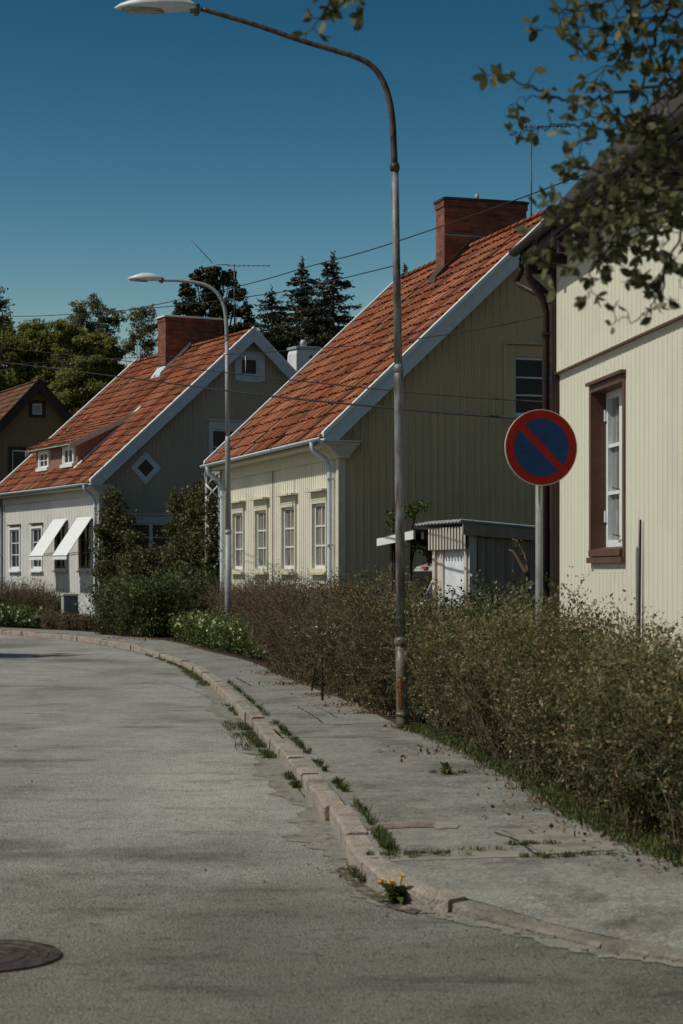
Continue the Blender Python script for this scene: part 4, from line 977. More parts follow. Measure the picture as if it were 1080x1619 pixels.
# two blue segments either side of the slash
def seg(sign):
    r = .228; w = .030; a = math.radians(-45); pts = []
    # half disc on one side of a line offset by w from the centre, slash direction upper-left to lower-right
    t0 = math.asin(w / r); nseg = 40
    for k in range(nseg + 1):
        t = t0 + (math.pi - 2 * t0) * k / nseg; x, y = r * math.cos(t), sign * r * math.sin(t)
        pts.append((x * math.cos(a) - y * math.sin(a), zc + x * math.sin(a) + y * math.cos(a)))
    return pts
b = MB()
for sgn in (1, -1):
    pts = seg(sgn); b.quad([(x, -.005, z) for x, z in pts]); 
b.build('blue_field', 'sign_blue', pl)
b = MB()
for zz in (zc - .14, zc + .14): b.box(-.05, .05, .012, .045, zz - .015, zz + .015)
b.build('clamp', 'galv', SG)

# ------------------------------------------------------------------ small street things
CB = empty('utility_cabinet', (*G(110, 984).xy, .1), math.radians(24), 'small grey green electrical cabinet by the white plinth of the grey house', 'utility cabinet')
s_ = CB.location.y / 3000
b = MB(); b.box(-.22, .22, -.14, .14, 0, .82); b.build('body', 'cabinet', CB)
b = MB(); b.hexa([(-.25, -.17, .82), (.25, -.17, .82), (.25, .17, .84), (-.25, .17, .84), (-.23, -.15, .87), (.23, -.15, .87), (.23, .15, .89), (-.23, .15, .89)]); b.build('lid', 'cabinet', CB)
b = MB(); b.box(-.19, -.01, -.150, -.141, .06, .76); b.box(.01, .19, -.150, -.141, .06, .76); b.build('door', 'cabinet', CB)
GP = empty('gate_post', G(510, 1108), 0, 'thin black iron gate post with hooked top standing in the gap of the hedge', 'gate post')
g_ = GP.location.copy(); gl = lambda px, py, d=0: P(px, py, g_.y + d) - g_
b = MB(); b.tube([(0, 0, 0), gl(509, 1020), gl(508, 1012)], .016, 6); b.tube([gl(508, 1020), gl(502, 985), gl(505, 974), gl(517, 972)], .014, 6); b.tube([gl(493, 1092, .3), gl(500, 1040, .2), gl(502, 985, .02)], .012, 6); b.tube([gl(500, 1040, .2), gl(509, 1035)], .012, 6); b.build('frame', 'iron', GP)
b = MB(); b.tube([gl(501.5, 990) + Vector((0, -.02, 0)), gl(501.5, 994) + Vector((0, -.02, 0))], .018, 8); b.tube([gl(507.5, 1019) + Vector((0, -.02, 0)), gl(507.5, 1023) + Vector((0, -.02, 0))], .018, 8); b.build('clips', 'white_paint', GP)
# plank leaning on the pale house wall
LK = empty('leaning_plank', (0, 0, 0), 0, 'thin dark wooden plank leaning against the pale house wall right of the window', 'plank')
dq = 15.13; wx = RX + (DC - dq) * .115
b = MB(); b.hexa([(wx - .05, dq - .05, .12), (wx - .03, dq - .05, .12), (wx - .03, dq + .03, .12), (wx - .05, dq + .03, .12), (wx - .028, dq - .045, 2.06), (wx - .014, dq - .045, 2.06), (wx - .014, dq - .02, 2.06), (wx - .028, dq - .02, 2.06)])
b.build('board', 'dark_brown', LK)
# trellis at the far corner of the cream house
TR = empty('garden_trellis', (-3.36, 47.0, 0), 0, 'white lattice overgrown by a climber, under the left eave corner of the cream house', 'trellis')
b = MB(); zt = 4.12
b.box(-.02, .03, -.03, .03, 0, zt); b.box(.30, .35, -.03, .03, 0, zt); b.box(-.02, .35, -.036, -.031, zt - .06, zt); b.box(-.02, .35, -.036, -.031, 3.22, 3.28); b.box(-.02, .35, -.036, -.031, 2.5, 2.56); b.build('posts', 'white_paint', TR)
b = MB()
for k in range(9):
    z = 1.2 + k * .32
    for sgn in (1, -1): b.tube([(0 if sgn > 0 else .33, -.02 + .02 * sgn, z), (.33 if sgn > 0 else 0, -.02 + .02 * sgn, z + .36)], .020, 4)
b.build('lattice', 'white_paint', TR)

# ------------------------------------------------------------------ overhead cables
def cable(label, pts, r=.011, mat_='cable'):
    W_ = catmull([P(*p) for p in pts], 8); b = MB(); b.tube(W_, r, 5); o = b.build('overhead_cable', mat_, None)
    return tag(o, label, 'cable', 'overhead cables')
iD = lambda x, x0, d0, x1, d1: 1 / (1 / d0 + (x - x0) / (x1 - x0) * (1 / d1 - 1 / d0))
def run(label, px, d0, d1, r, ext=None):
    xa, xb_ = px[0][0], px[-1][0]; return cable(label, [(x, y, iD(x, xa, d0, xb_, d1)) for x, y in px], r)
run('thickest black cable, lowest of those crossing both tiled roofs', [(-60, 566), (0, 572), (200, 597), (400, 623), (580, 641.5), (700, 652), (815, 661), (868, 664)], 62, 18.2, .013)
run('thin black cable crossing the roofs just above the thickest cable', [(-60, 541), (0, 549), (200, 571), (400, 594), (580, 613.5), (720, 626), (868, 636)], 64, 18.2, .008)
run('long cable rising to the right over the chimney of the cream house', [(-60, 520), (0, 519), (90, 510), (185, 493), (270, 477), (400, 447), (490, 421), (580, 397), (692, 360), (813, 317), (943, 268), (1080, 215)], 60, 24, .010)
run('cable across the sky with a small insulator left of the tall lamp', [(-60, 500), (0, 500), (74, 499), (204, 490), (300, 481), (400, 468), (470, 457), (616, 422), (628, 419)], 58, 30, .009)
run('thin sagging wire reaching the corner of the pale house', [(-40, 578), (90, 572), (200, 566), (350, 561), (500, 551), (620, 541), (760, 520), (868, 498)], 60, 18.1, .006)

# ------------------------------------------------------------------ vegetation
def hedge(name, label, cat, base, depth, top, n_stem, n_leaf, leaf, lmat, tmat, lean=(0, 0), spreadr=.35, group=None, lbias=.62, trad=.004, asp=.5, flowers=None, rag=.12, back=(.0, 1.0), stem_h=1.0, leaf_low=.0, csize=.24):
    """base: polyline of ground points of the front edge; depth: width away from the camera side (vector); top: heights along it"""
    H = empty(name, tuple(Vector(base[len(base) // 2]).xy) + (.11,), 0, label, cat, group); O = np.array(H.location)
    B = np.array([tuple(Vector(p)) for p in base], float); T = np.array(top, float)
    seg_ = np.linalg.norm(np.diff(B, axis=0), axis=1); cs = np.concatenate([[0], np.cumsum(seg_)])
    dv = np.array(depth, float); mound = max(.8, 1.15 * T.mean()); ph_ = base[0][0] * 3.7
    def samp(n):
        s = RNG.random(n) * cs[-1]; X = np.stack([np.interp(s, cs, B[:, k]) for k in range(3)], 1); h = np.interp(s, cs, T)
        md = np.abs(np.sin(np.pi * (s + .35 * np.sin(s * 1.7 + ph_)) / mound + ph_)) ** .7; h = h * (1 + rag * (np.sin(s * 5.1 + 1) * .4 + np.sin(s * 13.3) * .3)) * (1.04 - rag * 1.3 * (1 - md))
        X = X + dv * (.42 * rag / .2 * (1 - md) - .06)[:, None] * .9
        return X, h, s
    dv = np.array(depth, float)
    # stems
    X, h, s = samp(n_stem); w = back[0] + RNG.random(n_stem) * (back[1] - back[0]); A = X + dv * w[:, None]; A[:, 2] = .10
    L_ = h * stem_h * (.55 + .5 * RNG.random(n_stem)); ln = np.array([lean[0], lean[1], 0.]); edge = 1 - np.abs(w - .5) * .7
    dirv = unit(np.array([0, 0, 1.]) + RNG.normal(size=(n_stem, 3)) * spreadr * .6 * np.array([1, 1, .1]) + ln)
    bend = RNG.normal(size=(n_stem, 3)) * .30 * np.array([1, 1, .3]) + ln * .6 - np.array([0, 0, .1])
    K = 4; pts = [A + dirv * (L_ * t)[:, None] + bend * ((L_ * t * t) * .6)[:, None] for t in np.linspace(0, 1, K + 1)]
    parts = [tubes_arrays(pts[k], pts[k + 1], trad * (1.3 - .8 * k / K), trad * (1.3 - .8 * (k + 1) / K)) for k in range(K)]
    # side twigs
    m = int(n_stem * 8); idx = RNG.integers(0, n_stem, m); t = .12 + .86 * RNG.random(m) ** .8
    pt = A[idx] + dirv[idx] * (L_[idx] * t)[:, None] + bend[idx] * ((L_[idx] * t * t) * .6)[:, None]
    td = unit(dirv[idx] * .55 + RNG.normal(size=(m, 3)) * .62 + ln); tl = (.10 + .24 * RNG.random(m) ** 1.5) * (h[idx] * .7 + .15); te = pt + td * tl[:, None]; te[:, 2] = np.maximum(te[:, 2], .13)
    tm = (pt + te) / 2 + RNG.normal(size=(m, 3)) * (tl * .07)[:, None]
    parts.append(tubes_arrays(pt, tm, trad * .6, trad * .45)); parts.append(tubes_arrays(tm, te, trad * .45, trad * .25))
    V, Fq = joinq(parts); npmesh('twigs', V - O, Fq, tmat, parent=H)
    # leaves along twigs and through the volume
    n1 = int(n_leaf * lbias); i1 = RNG.integers(0, m, n1); tt = .1 + .95 * RNG.random(n1); C1 = pt[i1] + (te - pt)[i1] * tt[:, None] + RNG.normal(size=(n1, 3)) * leaf * .33; tw_off = RNG.normal(size=m) * .20; ax1 = td[i1]
    n2 = n_leaf - n1; width = float(np.linalg.norm(dv)); Ht = T.mean(); cr_ = csize * Ht
    nc = max(6, int(cs[-1] * width * Ht / (cr_ ** 3) * .5)); Xc, hc, sc_ = samp(nc); wc2 = RNG.random(nc); Zc = hc * (.08 + .84 * RNG.random(nc) ** .85)
    Xc = Xc + dv * wc2[:, None]; Xc[:, 2] = .10 + Zc; Xc = Xc + ln * (Zc ** 1.2)[:, None] * .35; rc = cr_ * (.55 + .75 * RNG.random(nc)); tc_ = RNG.normal(size=nc) * .12
    j = RNG.choice(nc, n2, p=rc ** 2 / (rc ** 2).sum()); d = unit(RNG.normal(size=(n2, 3)) * np.array([1, 1, .9])); rr_ = 1 - .55 * RNG.random(n2) ** 1.6
    lob = 1 + .28 * np.sin(d[:, 0] * 6 + j) * np.sin(d[:, 2] * 5 + j * 1.7) + .16 * RNG.normal(size=n2)
    C2 = Xc[j] + d * (rc[j] * rr_ * lob)[:, None] * np.array([.9, .9, 1.05]); keep = C2[:, 2] > .12
    C = np.concatenate([C1, C2[keep]]); C[:, 2] = np.maximum(C[:, 2], .13); toff = np.concatenate([tw_off[i1], tc_[j][keep]]); AX = np.concatenate([ax1 * 1.2, d[keep] * .6])
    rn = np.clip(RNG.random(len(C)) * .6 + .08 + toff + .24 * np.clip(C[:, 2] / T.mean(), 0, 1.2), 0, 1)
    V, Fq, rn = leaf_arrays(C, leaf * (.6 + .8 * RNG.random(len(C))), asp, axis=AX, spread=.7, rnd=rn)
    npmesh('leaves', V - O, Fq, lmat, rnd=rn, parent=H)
    if flowers:
        nf, r_, fm, zlo = flowers; X3, h3, s3 = samp(nf); w3 = RNG.random(nf) * .6; C3 = X3 + dv * w3[:, None]; C3[:, 2] = .12 + h3 * (zlo + (1 - zlo) * RNG.random(nf)) * (.75 + .25 * w3 / .6)
        b = MB()
        for c in C3:
            c = Vector(c - O)
            for q in range(5):
                a = 2 * math.pi * q / 5 + random.random(); d = Vector((math.cos(a), -.5 + .5 * random.random(), math.sin(a))) * r_; e = d.cross(Vector((0, 1, 0))).normalized() * r_ * .5
                b.quad([c, c + d * .6 + e, c + d, c + d * .6 - e])
        tag(b.build('flowers', fm, H), kind='stuff')
    return H

near_n = Vector((.92, .39, 0))      # direction from the pavement into the gardens
# hedge in front of the pale house, three shrubs deep blending into each other
hb = [G(*p) for p in ((1330, 1420), (1200, 1395), (1080, 1360), (1010, 1335), (955, 1308))]
hedge('hedge_shrub', 'dense green brown hedge shrub at the right edge, nearest to the viewer', 'hedge', hb, near_n * .95, [1.08, 1.08, 1.08, 1.10, 1.12], 480, 100000, .029, 'leaf_spirea', 'twig_brown', (-.06, 0), group='hedge along the pavement', trad=.0028, rag=.24)
hb = [G(*p) for p in ((955, 1308), (870, 1258), (780, 1204))]
hedge('hedge_shrub', 'hedge shrub under the brown framed window and around the foot of the no parking sign', 'hedge', hb, near_n * .9, [1.12, 1.18, 1.25], 480, 82000, .029, 'leaf_spirea', 'twig_brown', (-.05, 0), group='hedge along the pavement', trad=.003, rag=.24)
hb = [G(*p) for p in ((790, 1208), (715, 1172), (662, 1154))]
hedge('hedge_shrub', 'hedge shrub just right of the tall rusty lamp post', 'hedge', hb, near_n * .95, [1.12, 1.14, 1.16], 420, 75000, .030, 'leaf_spirea', 'twig_brown', (-.08, 0), group='hedge along the pavement', trad=.0032, rag=.18)
hb = [G(*p) for p in ((625, 1139), (585, 1122), (545, 1108), (518, 1095))]
hedge('hedge_shrub', 'twiggy brown hedge shrub between the gate post and the tall lamp', 'hedge', hb, near_n * .9, [1.36, 1.42, 1.40, 1.30], 800, 80000, .030, 'leaf_spirea', 'twig_brown', (-.20, -.05), group='hedge along the pavement', trad=.0038, lbias=.6, rag=.2)
hb = [G(*p) for p in ((496, 1086), (455, 1074), (428, 1056))]
hedge('hedge_shrub', 'reddish brown twiggy shrub left of the gate post', 'shrub', hb, near_n * 1.1, [1.30, 1.34, 1.2], 850, 56000, .034, 'leaf_red', 'twig_brown', (-.22, -.05), group='hedge along the pavement', trad=.0042, lbias=.55, rag=.22)
hb = [G(*p) for p in ((432, 1054), (396, 1041), (360, 1033))]
hedge('hedge_shrub', 'olive green shrub between the reddish shrub and the second lamp', 'shrub', [p + near_n * .8 for p in hb], near_n * 1.0, [1.35, 1.3, 1.25], 800, 20000, .04, 'leaf_brown', 'twig_brown', (-.1, 0), group='hedge along the pavement', trad=.0045)
hb = [G(*p) for p in ((430, 1052), (395, 1042), (345, 1030), (268, 1012))]
hedge('flowering_shrub', 'low bright green shrub with pale yellow flowers below the farther street lamp', 'shrub', hb, near_n * .9, [.45, .60, .72, .66], 300, 16000, .055, 'leaf_bright', 'twig_dark', flowers=(150, .035, 'petal', .45), trad=.004, asp=.6, leaf_low=.05)
hb = [G(*p) for p in ((352, 1026), (315, 1018), (285, 1012))]
hedge('hedge_shrub', 'brown twiggy shrub between the clipped green hedge and the second lamp', 'shrub', [p + near_n * .9 for p in hb], near_n * 1.2, [1.45, 1.42, 1.30], 1500, 15000, .04, 'leaf_brown', 'twig_brown', (-.1, -.03), group='hedge along the pavement', trad=.0055, lbias=.5)
hb = [G(*p) for p in ((276, 1007), (215, 1008), (152, 1003))]
hedge('clipped_hedge', 'clipped green hedge at the corner in front of the grey house gable', 'hedge', hb, Vector((.45, .9, 0)) * 1.1, [1.34, 1.38, 1.30], 500, 24000, .062, 'leaf_hedge', 'twig_dark', lbias=.25, trad=.006, asp=.7, rag=.04)
hb = [Vector((-3.4, 45.6, .12)), Vector((-2.2, 48.6, .12)), Vector((-2.5, 52, .12))]
hedge('clipped_hedge', 'clipped green hedge beside the trellis, between the grey and the cream house', 'hedge', [Vector((-4.3, 46.2, .12)), Vector((-2.9, 46.2, .12))], Vector((.3, .9, 0)), [1.6, 1.62], 200, 12000, .062, 'leaf_hedge', 'twig_dark', lbias=.25, trad=.006, asp=.7, rag=.04)
hb = [G(*p) for p in ((146, 997), (100, 996), (62, 994))]
hedge('low_shrub', 'low dark brown shrub in front of the utility cabinet', 'shrub', hb, Vector((.1, .8, 0)), [.42, .45, .6], 300, 8000, .045, 'leaf_brown', 'twig_brown', trad=.005, rag=.2)
hb = [G(*p) for p in ((58, 992), (20, 990), (-60, 988))]
hedge('flowering_shrub', 'low green shrub with yellow flowers at the far left edge', 'shrub', hb, Vector((.1, .8, 0)), [.5, .62, .6], 200, 8000, .06, 'leaf_bright', 'twig_dark', flowers=(60, .045, 'petal', .35), trad=.005)
hb = [G(*p) for p in ((72, 984), (30, 983), (-80, 981))]
hedge('hedge_shrub', 'brown twiggy shrub in front of the left windows of the grey house', 'shrub', [p + Vector((.3, 1, 0)) for p in hb], Vector((.3, 1.0, 0)), [.75, 1.25, 1.3], 1100, 9000, .05, 'leaf_brown', 'twig_brown', trad=.0065, rag=.2)
# glossy shrub in front of the shed
hedge('hedge_shrub', 'dark glossy leaved shrub in front of the shed', 'shrub', [Vector((.95, 20.9, .12)), Vector((1.5, 20.6, .12)), Vector((2.05, 19.8, .12))], Vector((.35, .9, 0)), [1.20, 1.36, 1.34], 400, 14000, .045, 'leaf_glossy', 'twig_dark', lbias=.3, asp=.65, trad=.004)
# shrubs and climbers against the grey gable
def climber(name, label, cat, stems, clumps, leaf, n, lmat, tmat='twig_dark'):
    """clumps: (centre, radii) ellipsoids of leaves; stems: polylines"""
    H = empty(name, stems[0][0], 0, label, cat); O = Vector(stems[0][0]); b = MB()
    for st in stems:
        pts = catmull([Vector(p) - O for p in st], 4); b.tube(pts, [.03 * (1 - .8 * k / len(pts)) for k in range(len(pts))], 5)
    b.build('stems', tmat, H)
    vol = np.array([c[1][0] * c[1][1] * c[1][2] for c in clumps]) ** .75; cnt = (n * vol / vol.sum()).astype(int); Cs = []; tw = []
    for (c, r), k in zip(clumps, cnt):
        d = RNG.normal(size=(k, 3)); d = unit(d) * (RNG.random((k, 1)) ** .45); q = np.sin(d[:, 0] * 5 + d[:, 2] * 7 + c[0]) + np.sin(d[:, 2] * 11 + d[:, 1] * 6)
        d = d[RNG.random(k) < .62 + .22 * q] ; d = d * (1 + .22 * np.sin(d[:, [0]] * 6 + d[:, [2]] * 9)); Cs.append(np.array(c) + d * np.array(r))
        kk = max(6, k // 25); dd = unit(RNG.normal(size=(kk, 3))) * (.7 + .45 * RNG.random((kk, 1))); e = np.array(c) + dd * np.array(r); tw.append(tubes_arrays(np.array(c) + dd * .2 * np.array(r), e, .006, .003))
        Cs.append(np.repeat(e, 4, 0) + RNG.normal(size=(kk * 4, 3)) * leaf * .8)
    V, Fq = joinq(tw); npmesh('twigs', V - np.array(O), Fq, tmat, parent=H)
    C = np.concatenate(Cs); V, Fq, rn = leaf_arrays(C, leaf * (.6 + .8 * RNG.random(len(C))), .6); npmesh('leaves', V - np.array(O), Fq, lmat, rnd=rn, parent=H); return H
def cl(px, py, D, rx, rz, ry=.35): p = P(px, py, D); return ((p.x, p.y, p.z), (rx, ry, rz))
climber('climbing_plant', 'dark climbing plant at the front corner of the grey house, beneath the diamond window', 'climbing plant', [[(-7.0, 56.8, .1), (-6.9, 56.9, 2.2), (-7.05, 57.2, 4.0)], [(-7.0, 56.8, .1), (-6.5, 56.9, 2.6)]],
        [cl(180, 815, 57, .40, .75), cl(172, 870, 56.8, .50, .8), cl(192, 860, 56.6, .45, .7), cl(180, 790, 57.4, .22, .35), cl(195, 895, 56, .4, .4), cl(165, 905, 56, .35, .45), cl(212, 850, 56, .3, .2), cl(160, 838, 56.6, .2, .25), cl(200, 822, 56.8, .3, .2)], .085, 15000, 'leaf_climber')
climber('climbing_plant', 'tall climbing plant over the trellis between the grey and the cream house', 'climbing plant', [[(-4.5, 48.5, .1), (-4.4, 48.6, 2.0), (-4.1, 48.4, 3.8)], [(-3.8, 47.8, .1), (-3.5, 47.6, 2.6)]],
        [cl(306, 796, 48.6, .34, .4), cl(300, 842, 48.5, .42, .7), cl(314, 830, 48.2, .42, .8), cl(330, 800, 47.9, .32, .7), cl(325, 870, 47.6, .5, .7), cl(300, 880, 48, .6, .7), cl(272, 838, 48.6, .25, .22), cl(268, 876, 48.6, .3, .25), cl(316, 772, 48.6, .22, .2), cl(342, 850, 47.3, .16, .8), cl(278, 800, 48.8, .2, .4), cl(334, 800, 46.6, .16, .30, .2), cl(336, 845, 46.6, .20, .6, .2), cl(333, 880, 46.7, .22, .5, .15)], .08, 22000, 'leaf_climber')
climber('garden_shrub', 'brownish shrub in front of the dark ground floor window of the grey house', 'shrub', [[(-5.6, 54, .1), (-5.5, 54.1, 1.6)], [(-5.6, 54, .1), (-5.1, 54, 1.8)]],
        [cl(215, 888, 54, .42, .45), cl(240, 884, 54, .5, .45), cl(262, 892, 54, .4, .4), cl(225, 905, 53.6, .7, .5)], .075, 7000, 'leaf_brown')
climber('rose_bush', 'thin rose bush with two leafy tufts behind the tall lamp, against the cream gable', 'shrub', [[(.98, 28, .1), (.95, 28, 1.2), (.80, 28, 2.1), (.62, 28, 2.45)], [(.98, 28, .1), (1.02, 28, 1.5), (1.05, 28, 2.3), (1.15, 28, 2.6)]],
        [cl(620, 818, 28, .14, .16, .14), cl(627, 832, 28, .12, .14, .12), cl(652, 805, 28, .17, .13, .15), cl(668, 800, 28, .13, .09, .12), cl(645, 812, 28, .12, .12, .12)], .035, 1500, 'leaf_bright')
climber('carport_climber', 'leafy climber hanging below the white fascia of the shed', 'climbing plant', [[(1.0, 27.8, .1), (1.0, 27.8, 1.5), (1.1, 27.8, 2.1)]],
        [cl(665, 858, 27.5, .16, .12, .12), cl(680, 870, 27.4, .09, .22, .12), cl(657, 850, 27.5, .12, .08, .12)], .05, 900, 'leaf_climber')
climber('bare_bush', 'small bare branch with a few buds in front of the shed boards', 'shrub', [[(2.15, 22.5, .1), (2.2, 22.4, 1.6), (2.1, 22.4, 1.95), (2.02, 22.4, 2.03)], [(2.2, 22.4, 1.6), (2.05, 22.4, 1.85), (1.98, 22.4, 1.9)]],
        [cl(817, 862, 22.4, .04, .03, .04), cl(826, 878, 22.4, .05, .03, .04)], .03, 60, 'leaf_bright', 'twig_brown')
# dark shade plants and low undergrowth seen in the hedge gap
hedge('hedge_shrub', 'dark shrub deep in the hedge gap behind the gate post', 'shrub', [Vector((-.05, 26.2, .12)), Vector((-.7, 27.5, .12))], Vector((.5, .6, 0)), [1.2, 1.2], 250, 7000, .04, 'leaf_brown', 'twig_dark', trad=.005)

# grass, weeds and litter along edges: stuff
def blades(name, spots, hgt, wid, lmat, n):
    """upright thin blades around the given (x, y, z, radius, weight)"""
    S = np.array(spots, float); w = S[:, 4] / S[:, 4].sum(); i = RNG.choice(len(S), n, p=w); C = S[i, :3] + np.concatenate([RNG.normal(size=(n, 2)) * S[i, 3:4] * .5, np.zeros((n, 1))], 1)
    h = hgt * (.4 + .8 * RNG.random(n)); a = unit(np.array([0, 0, 1.]) + RNG.normal(size=(n, 3)) * np.array([.45, .45, .1])); s_ = unit(np.cross(a, RNG.normal(size=(n, 3)))) * (wid * (.6 + .8 * RNG.random((n, 1))))
    T = C + a * h[:, None]; T2 = T + a * h[:, None] * .0; M_ = C + a * (h * .55)[:, None]; T = T + RNG.normal(size=(n, 3)) * (h * .15)[:, None]
    V = np.stack([C - s_ * .5, C + s_ * .5, M_ + s_ * .45, T], 1).reshape(-1, 3); o = npmesh(name, V, np.arange(4 * n).reshape(n, 4), lmat, rnd=RNG.random(n)); return tag(o, kind='stuff')
sp1 = []
def kpt(k, off, z=None):      # point by kerb parameter k (in pairs), offset towards the garden
    i = min(NK - 1, max(0, int(k * PER))); p = KERB[i] + nrm[i] * off; return (p.x, p.y, (kerb_h(i) if off > .1 else 0.0) if z is None else z)
for (k0, k1, off, r, w) in ((4.6, 5.4, -.02, .05, .6), (5.3, 6.3, -.03, .06, .8), (6.2, 7.2, -.06, .10, 1.6), (7.4, 9.0, .19, .03, .8), (8.2, 8.6, -.04, .04, .3), (8.9, 9.9, -.07, .06, 2.6), (8.8, 9.7, -.20, .10, .5), (9.2, 10.1, .19, .03, .9), (10.3, 10.7, -.04, .03, .8), (10.3, 10.6, .19, .02, .3),
                          (10.9, 11.2, .19, .03, .5), (11.6, 12.4, .19, .025, .4), (12.6, 13.2, .20, .04, .9), (13.2, 13.6, -.02, .03, .3)):
    n_ = max(2, int((k1 - k0) * 12))
    for j in range(n_): sp1.append((*kpt(k0 + (k1 - k0) * j / n_, off), r, w / n_))
tag(blades('kerb_grass', sp1, .055, .005, 'leaf_grass', 8000), 'tufts of green grass growing in the joints along the kerb', 'grass')
sp2 = []; sp5 = []
fe = [G(*p) for p in ((1100, 1372), (1040, 1350), (960, 1318), (900, 1285), (860, 1262), (800, 1222), (750, 1197), (700, 1173), (665, 1158), (640, 1153))]
for k in range(len(fe) - 1):
    for j in range(8): q = fe[k].lerp(fe[k + 1], j / 8); sp2.append((q.x + .10, q.y, .115, .15, 1))
for (x_, y_, w) in ((706, 1222, .8), (838, 1335, .9), (615, 1352, .6), (652, 1350, .5), (760, 1344, .3), (700, 1350, .3), (860, 1355, .6), (930, 1352, .5)): q = G(x_, y_); sp5.append((q.x, q.y, .12, .05, w)); sp5.append((q.x + .12, q.y, .12, .05, w * .5)); sp5.append((q.x - .1, q.y, .12, .03, w * .4))
tag(blades('verge_grass', sp2, .062, .007, 'leaf_grass', 22000), 'mixed grass and weeds along the foot of the hedge', 'grass')
tag(blades('joint_weeds', sp5, .028, .006, 'leaf_grass', 1500), 'small weeds and moss in the slab joints of the pavement', 'weeds')
sp3 = [];
for (x_, y_, r, w) in ((600, 1128, .15, 1), (560, 1116, .2, 1), (520, 1100, .15, 1), (475, 1082, .2, 1.4), (440, 1065, .2, 1), (650, 1152, .1, 1), (430, 1050, .2, .6), (250, 1012, .3, 1), (205, 1010, .3, .6), (700, 1190, .3, .5)): q = G(x_, y_); sp3.append((q.x, q.y, .12, r, w))
S3 = []
def litter(name, spots, n, size, lmat):
    S = np.array(spots); w = S[:, 4] / S[:, 4].sum(); i = RNG.choice(len(S), n, p=w); C = S[i, :3] + np.concatenate([RNG.normal(size=(n, 2)) * S[i, 3:4], RNG.random((n, 1)) * .02 + .008], 1)
    V, Fq, rn = leaf_arrays(C, size * (.5 + RNG.random(n)), .6, upn=3.0); a = npmesh(name, V, Fq, lmat, rnd=rn); return tag(a, kind='stuff')
# lay litter flat: leaves with mostly horizontal axes
tag(litter('leaf_litter', sp3 + [(q[0], q[1], .115, .25, .3) for q in sp2[:40:4]], 2600, .035, 'leaf_litterleaf'), 'dry brown leaves gathered under the hedge', 'leaf litter')
sp4 = [(*G(x, y, 0).xy, 0.0, r, w) for (x, y, r, w) in ((700, 1470, .9, 1), (500, 1400, 1.0, 1), (540, 1380, .15, 1.2), (800, 1480, .4, 1.6), (300, 1450, 2, 1), (400, 1200, 2, .8), (200, 1150, 4, .8), (620, 1440, .2, 1))]
tag(litter('road_debris', sp4, 240, .020, 'leaf_litterleaf'), 'scattered specks of dry leaves on the road', 'debris')
# dandelions
def plant(name, label, pos, n, r, h, lmat, flowers=0):
    H = empty(name, pos, 0, label, 'weed'); b = MB(); rr = random.Random(int(pos[1] * 100))
    A = np.zeros((n, 3)); ang = RNG.random(n) * 6.28; rad = r * (.4 + .6 * RNG.random(n)); E = np.stack([np.cos(ang) * rad, np.sin(ang) * rad, h * RNG.random(n)], 1); s_ = np.stack([-np.sin(ang), np.cos(ang), 0 * ang], 1) * r * .16; M_ = E * .6 + np.array([0, 0, h * .3])
    V = np.stack([A, M_ + s_, E, M_ - s_], 1).reshape(-1, 3); npmesh('leaves', V, np.arange(4 * n).reshape(n, 4), lmat, rnd=RNG.random(n), parent=H)
    if flowers:
        for q in range(flowers):
            a = rr.uniform(2.2, 5); c = Vector((math.cos(a) * r * rr.uniform(.2, 1.0), math.sin(a) * r * rr.uniform(.2, .6), h * rr.uniform(.9, 1.6))); b.tube([(0, 0, 0), c], .003, 4)
            fl_ = MB()
            for t in range(14): an = 2 * math.pi * t / 14; d = Vector((math.cos(an), math.sin(an), .25)) * .022; e = Vector((-math.sin(an), math.cos(an), 0)) * .006; fl_.quad([c, c + d - e, c + d * 1.1, c + d + e]); fl_.quad([c + Vector((0, 0, .004)), c + d * .6 + e + Vector((0, 0, .01)), c + d * .7 + Vector((0, 0, .014)), c + d * .6 - e + Vector((0, 0, .01))])
            fl_.build('flower', 'petal_yellow', H)
        b.build('stalks', 'leaf_grass', H)
    return H
q = G(628, 1427, 0); plant('dandelion', 'dandelion with yellow flowers at the foot of the kerb corner', (q.x, q.y, 0), 60, .13, .10, 'leaf_grass', 4)
q = G(706, 1224); plant('roadside_weed', 'small lone weed growing from the middle of the pavement', (q.x, q.y, .12), 24, .09, .10, 'leaf_grass', 0)
q = G(470, 1071); plant('roadside_weed', 'small weed on the pavement left of the gate post', (q.x, q.y, .12), 20, .10, .08, 'leaf_grass', 0)

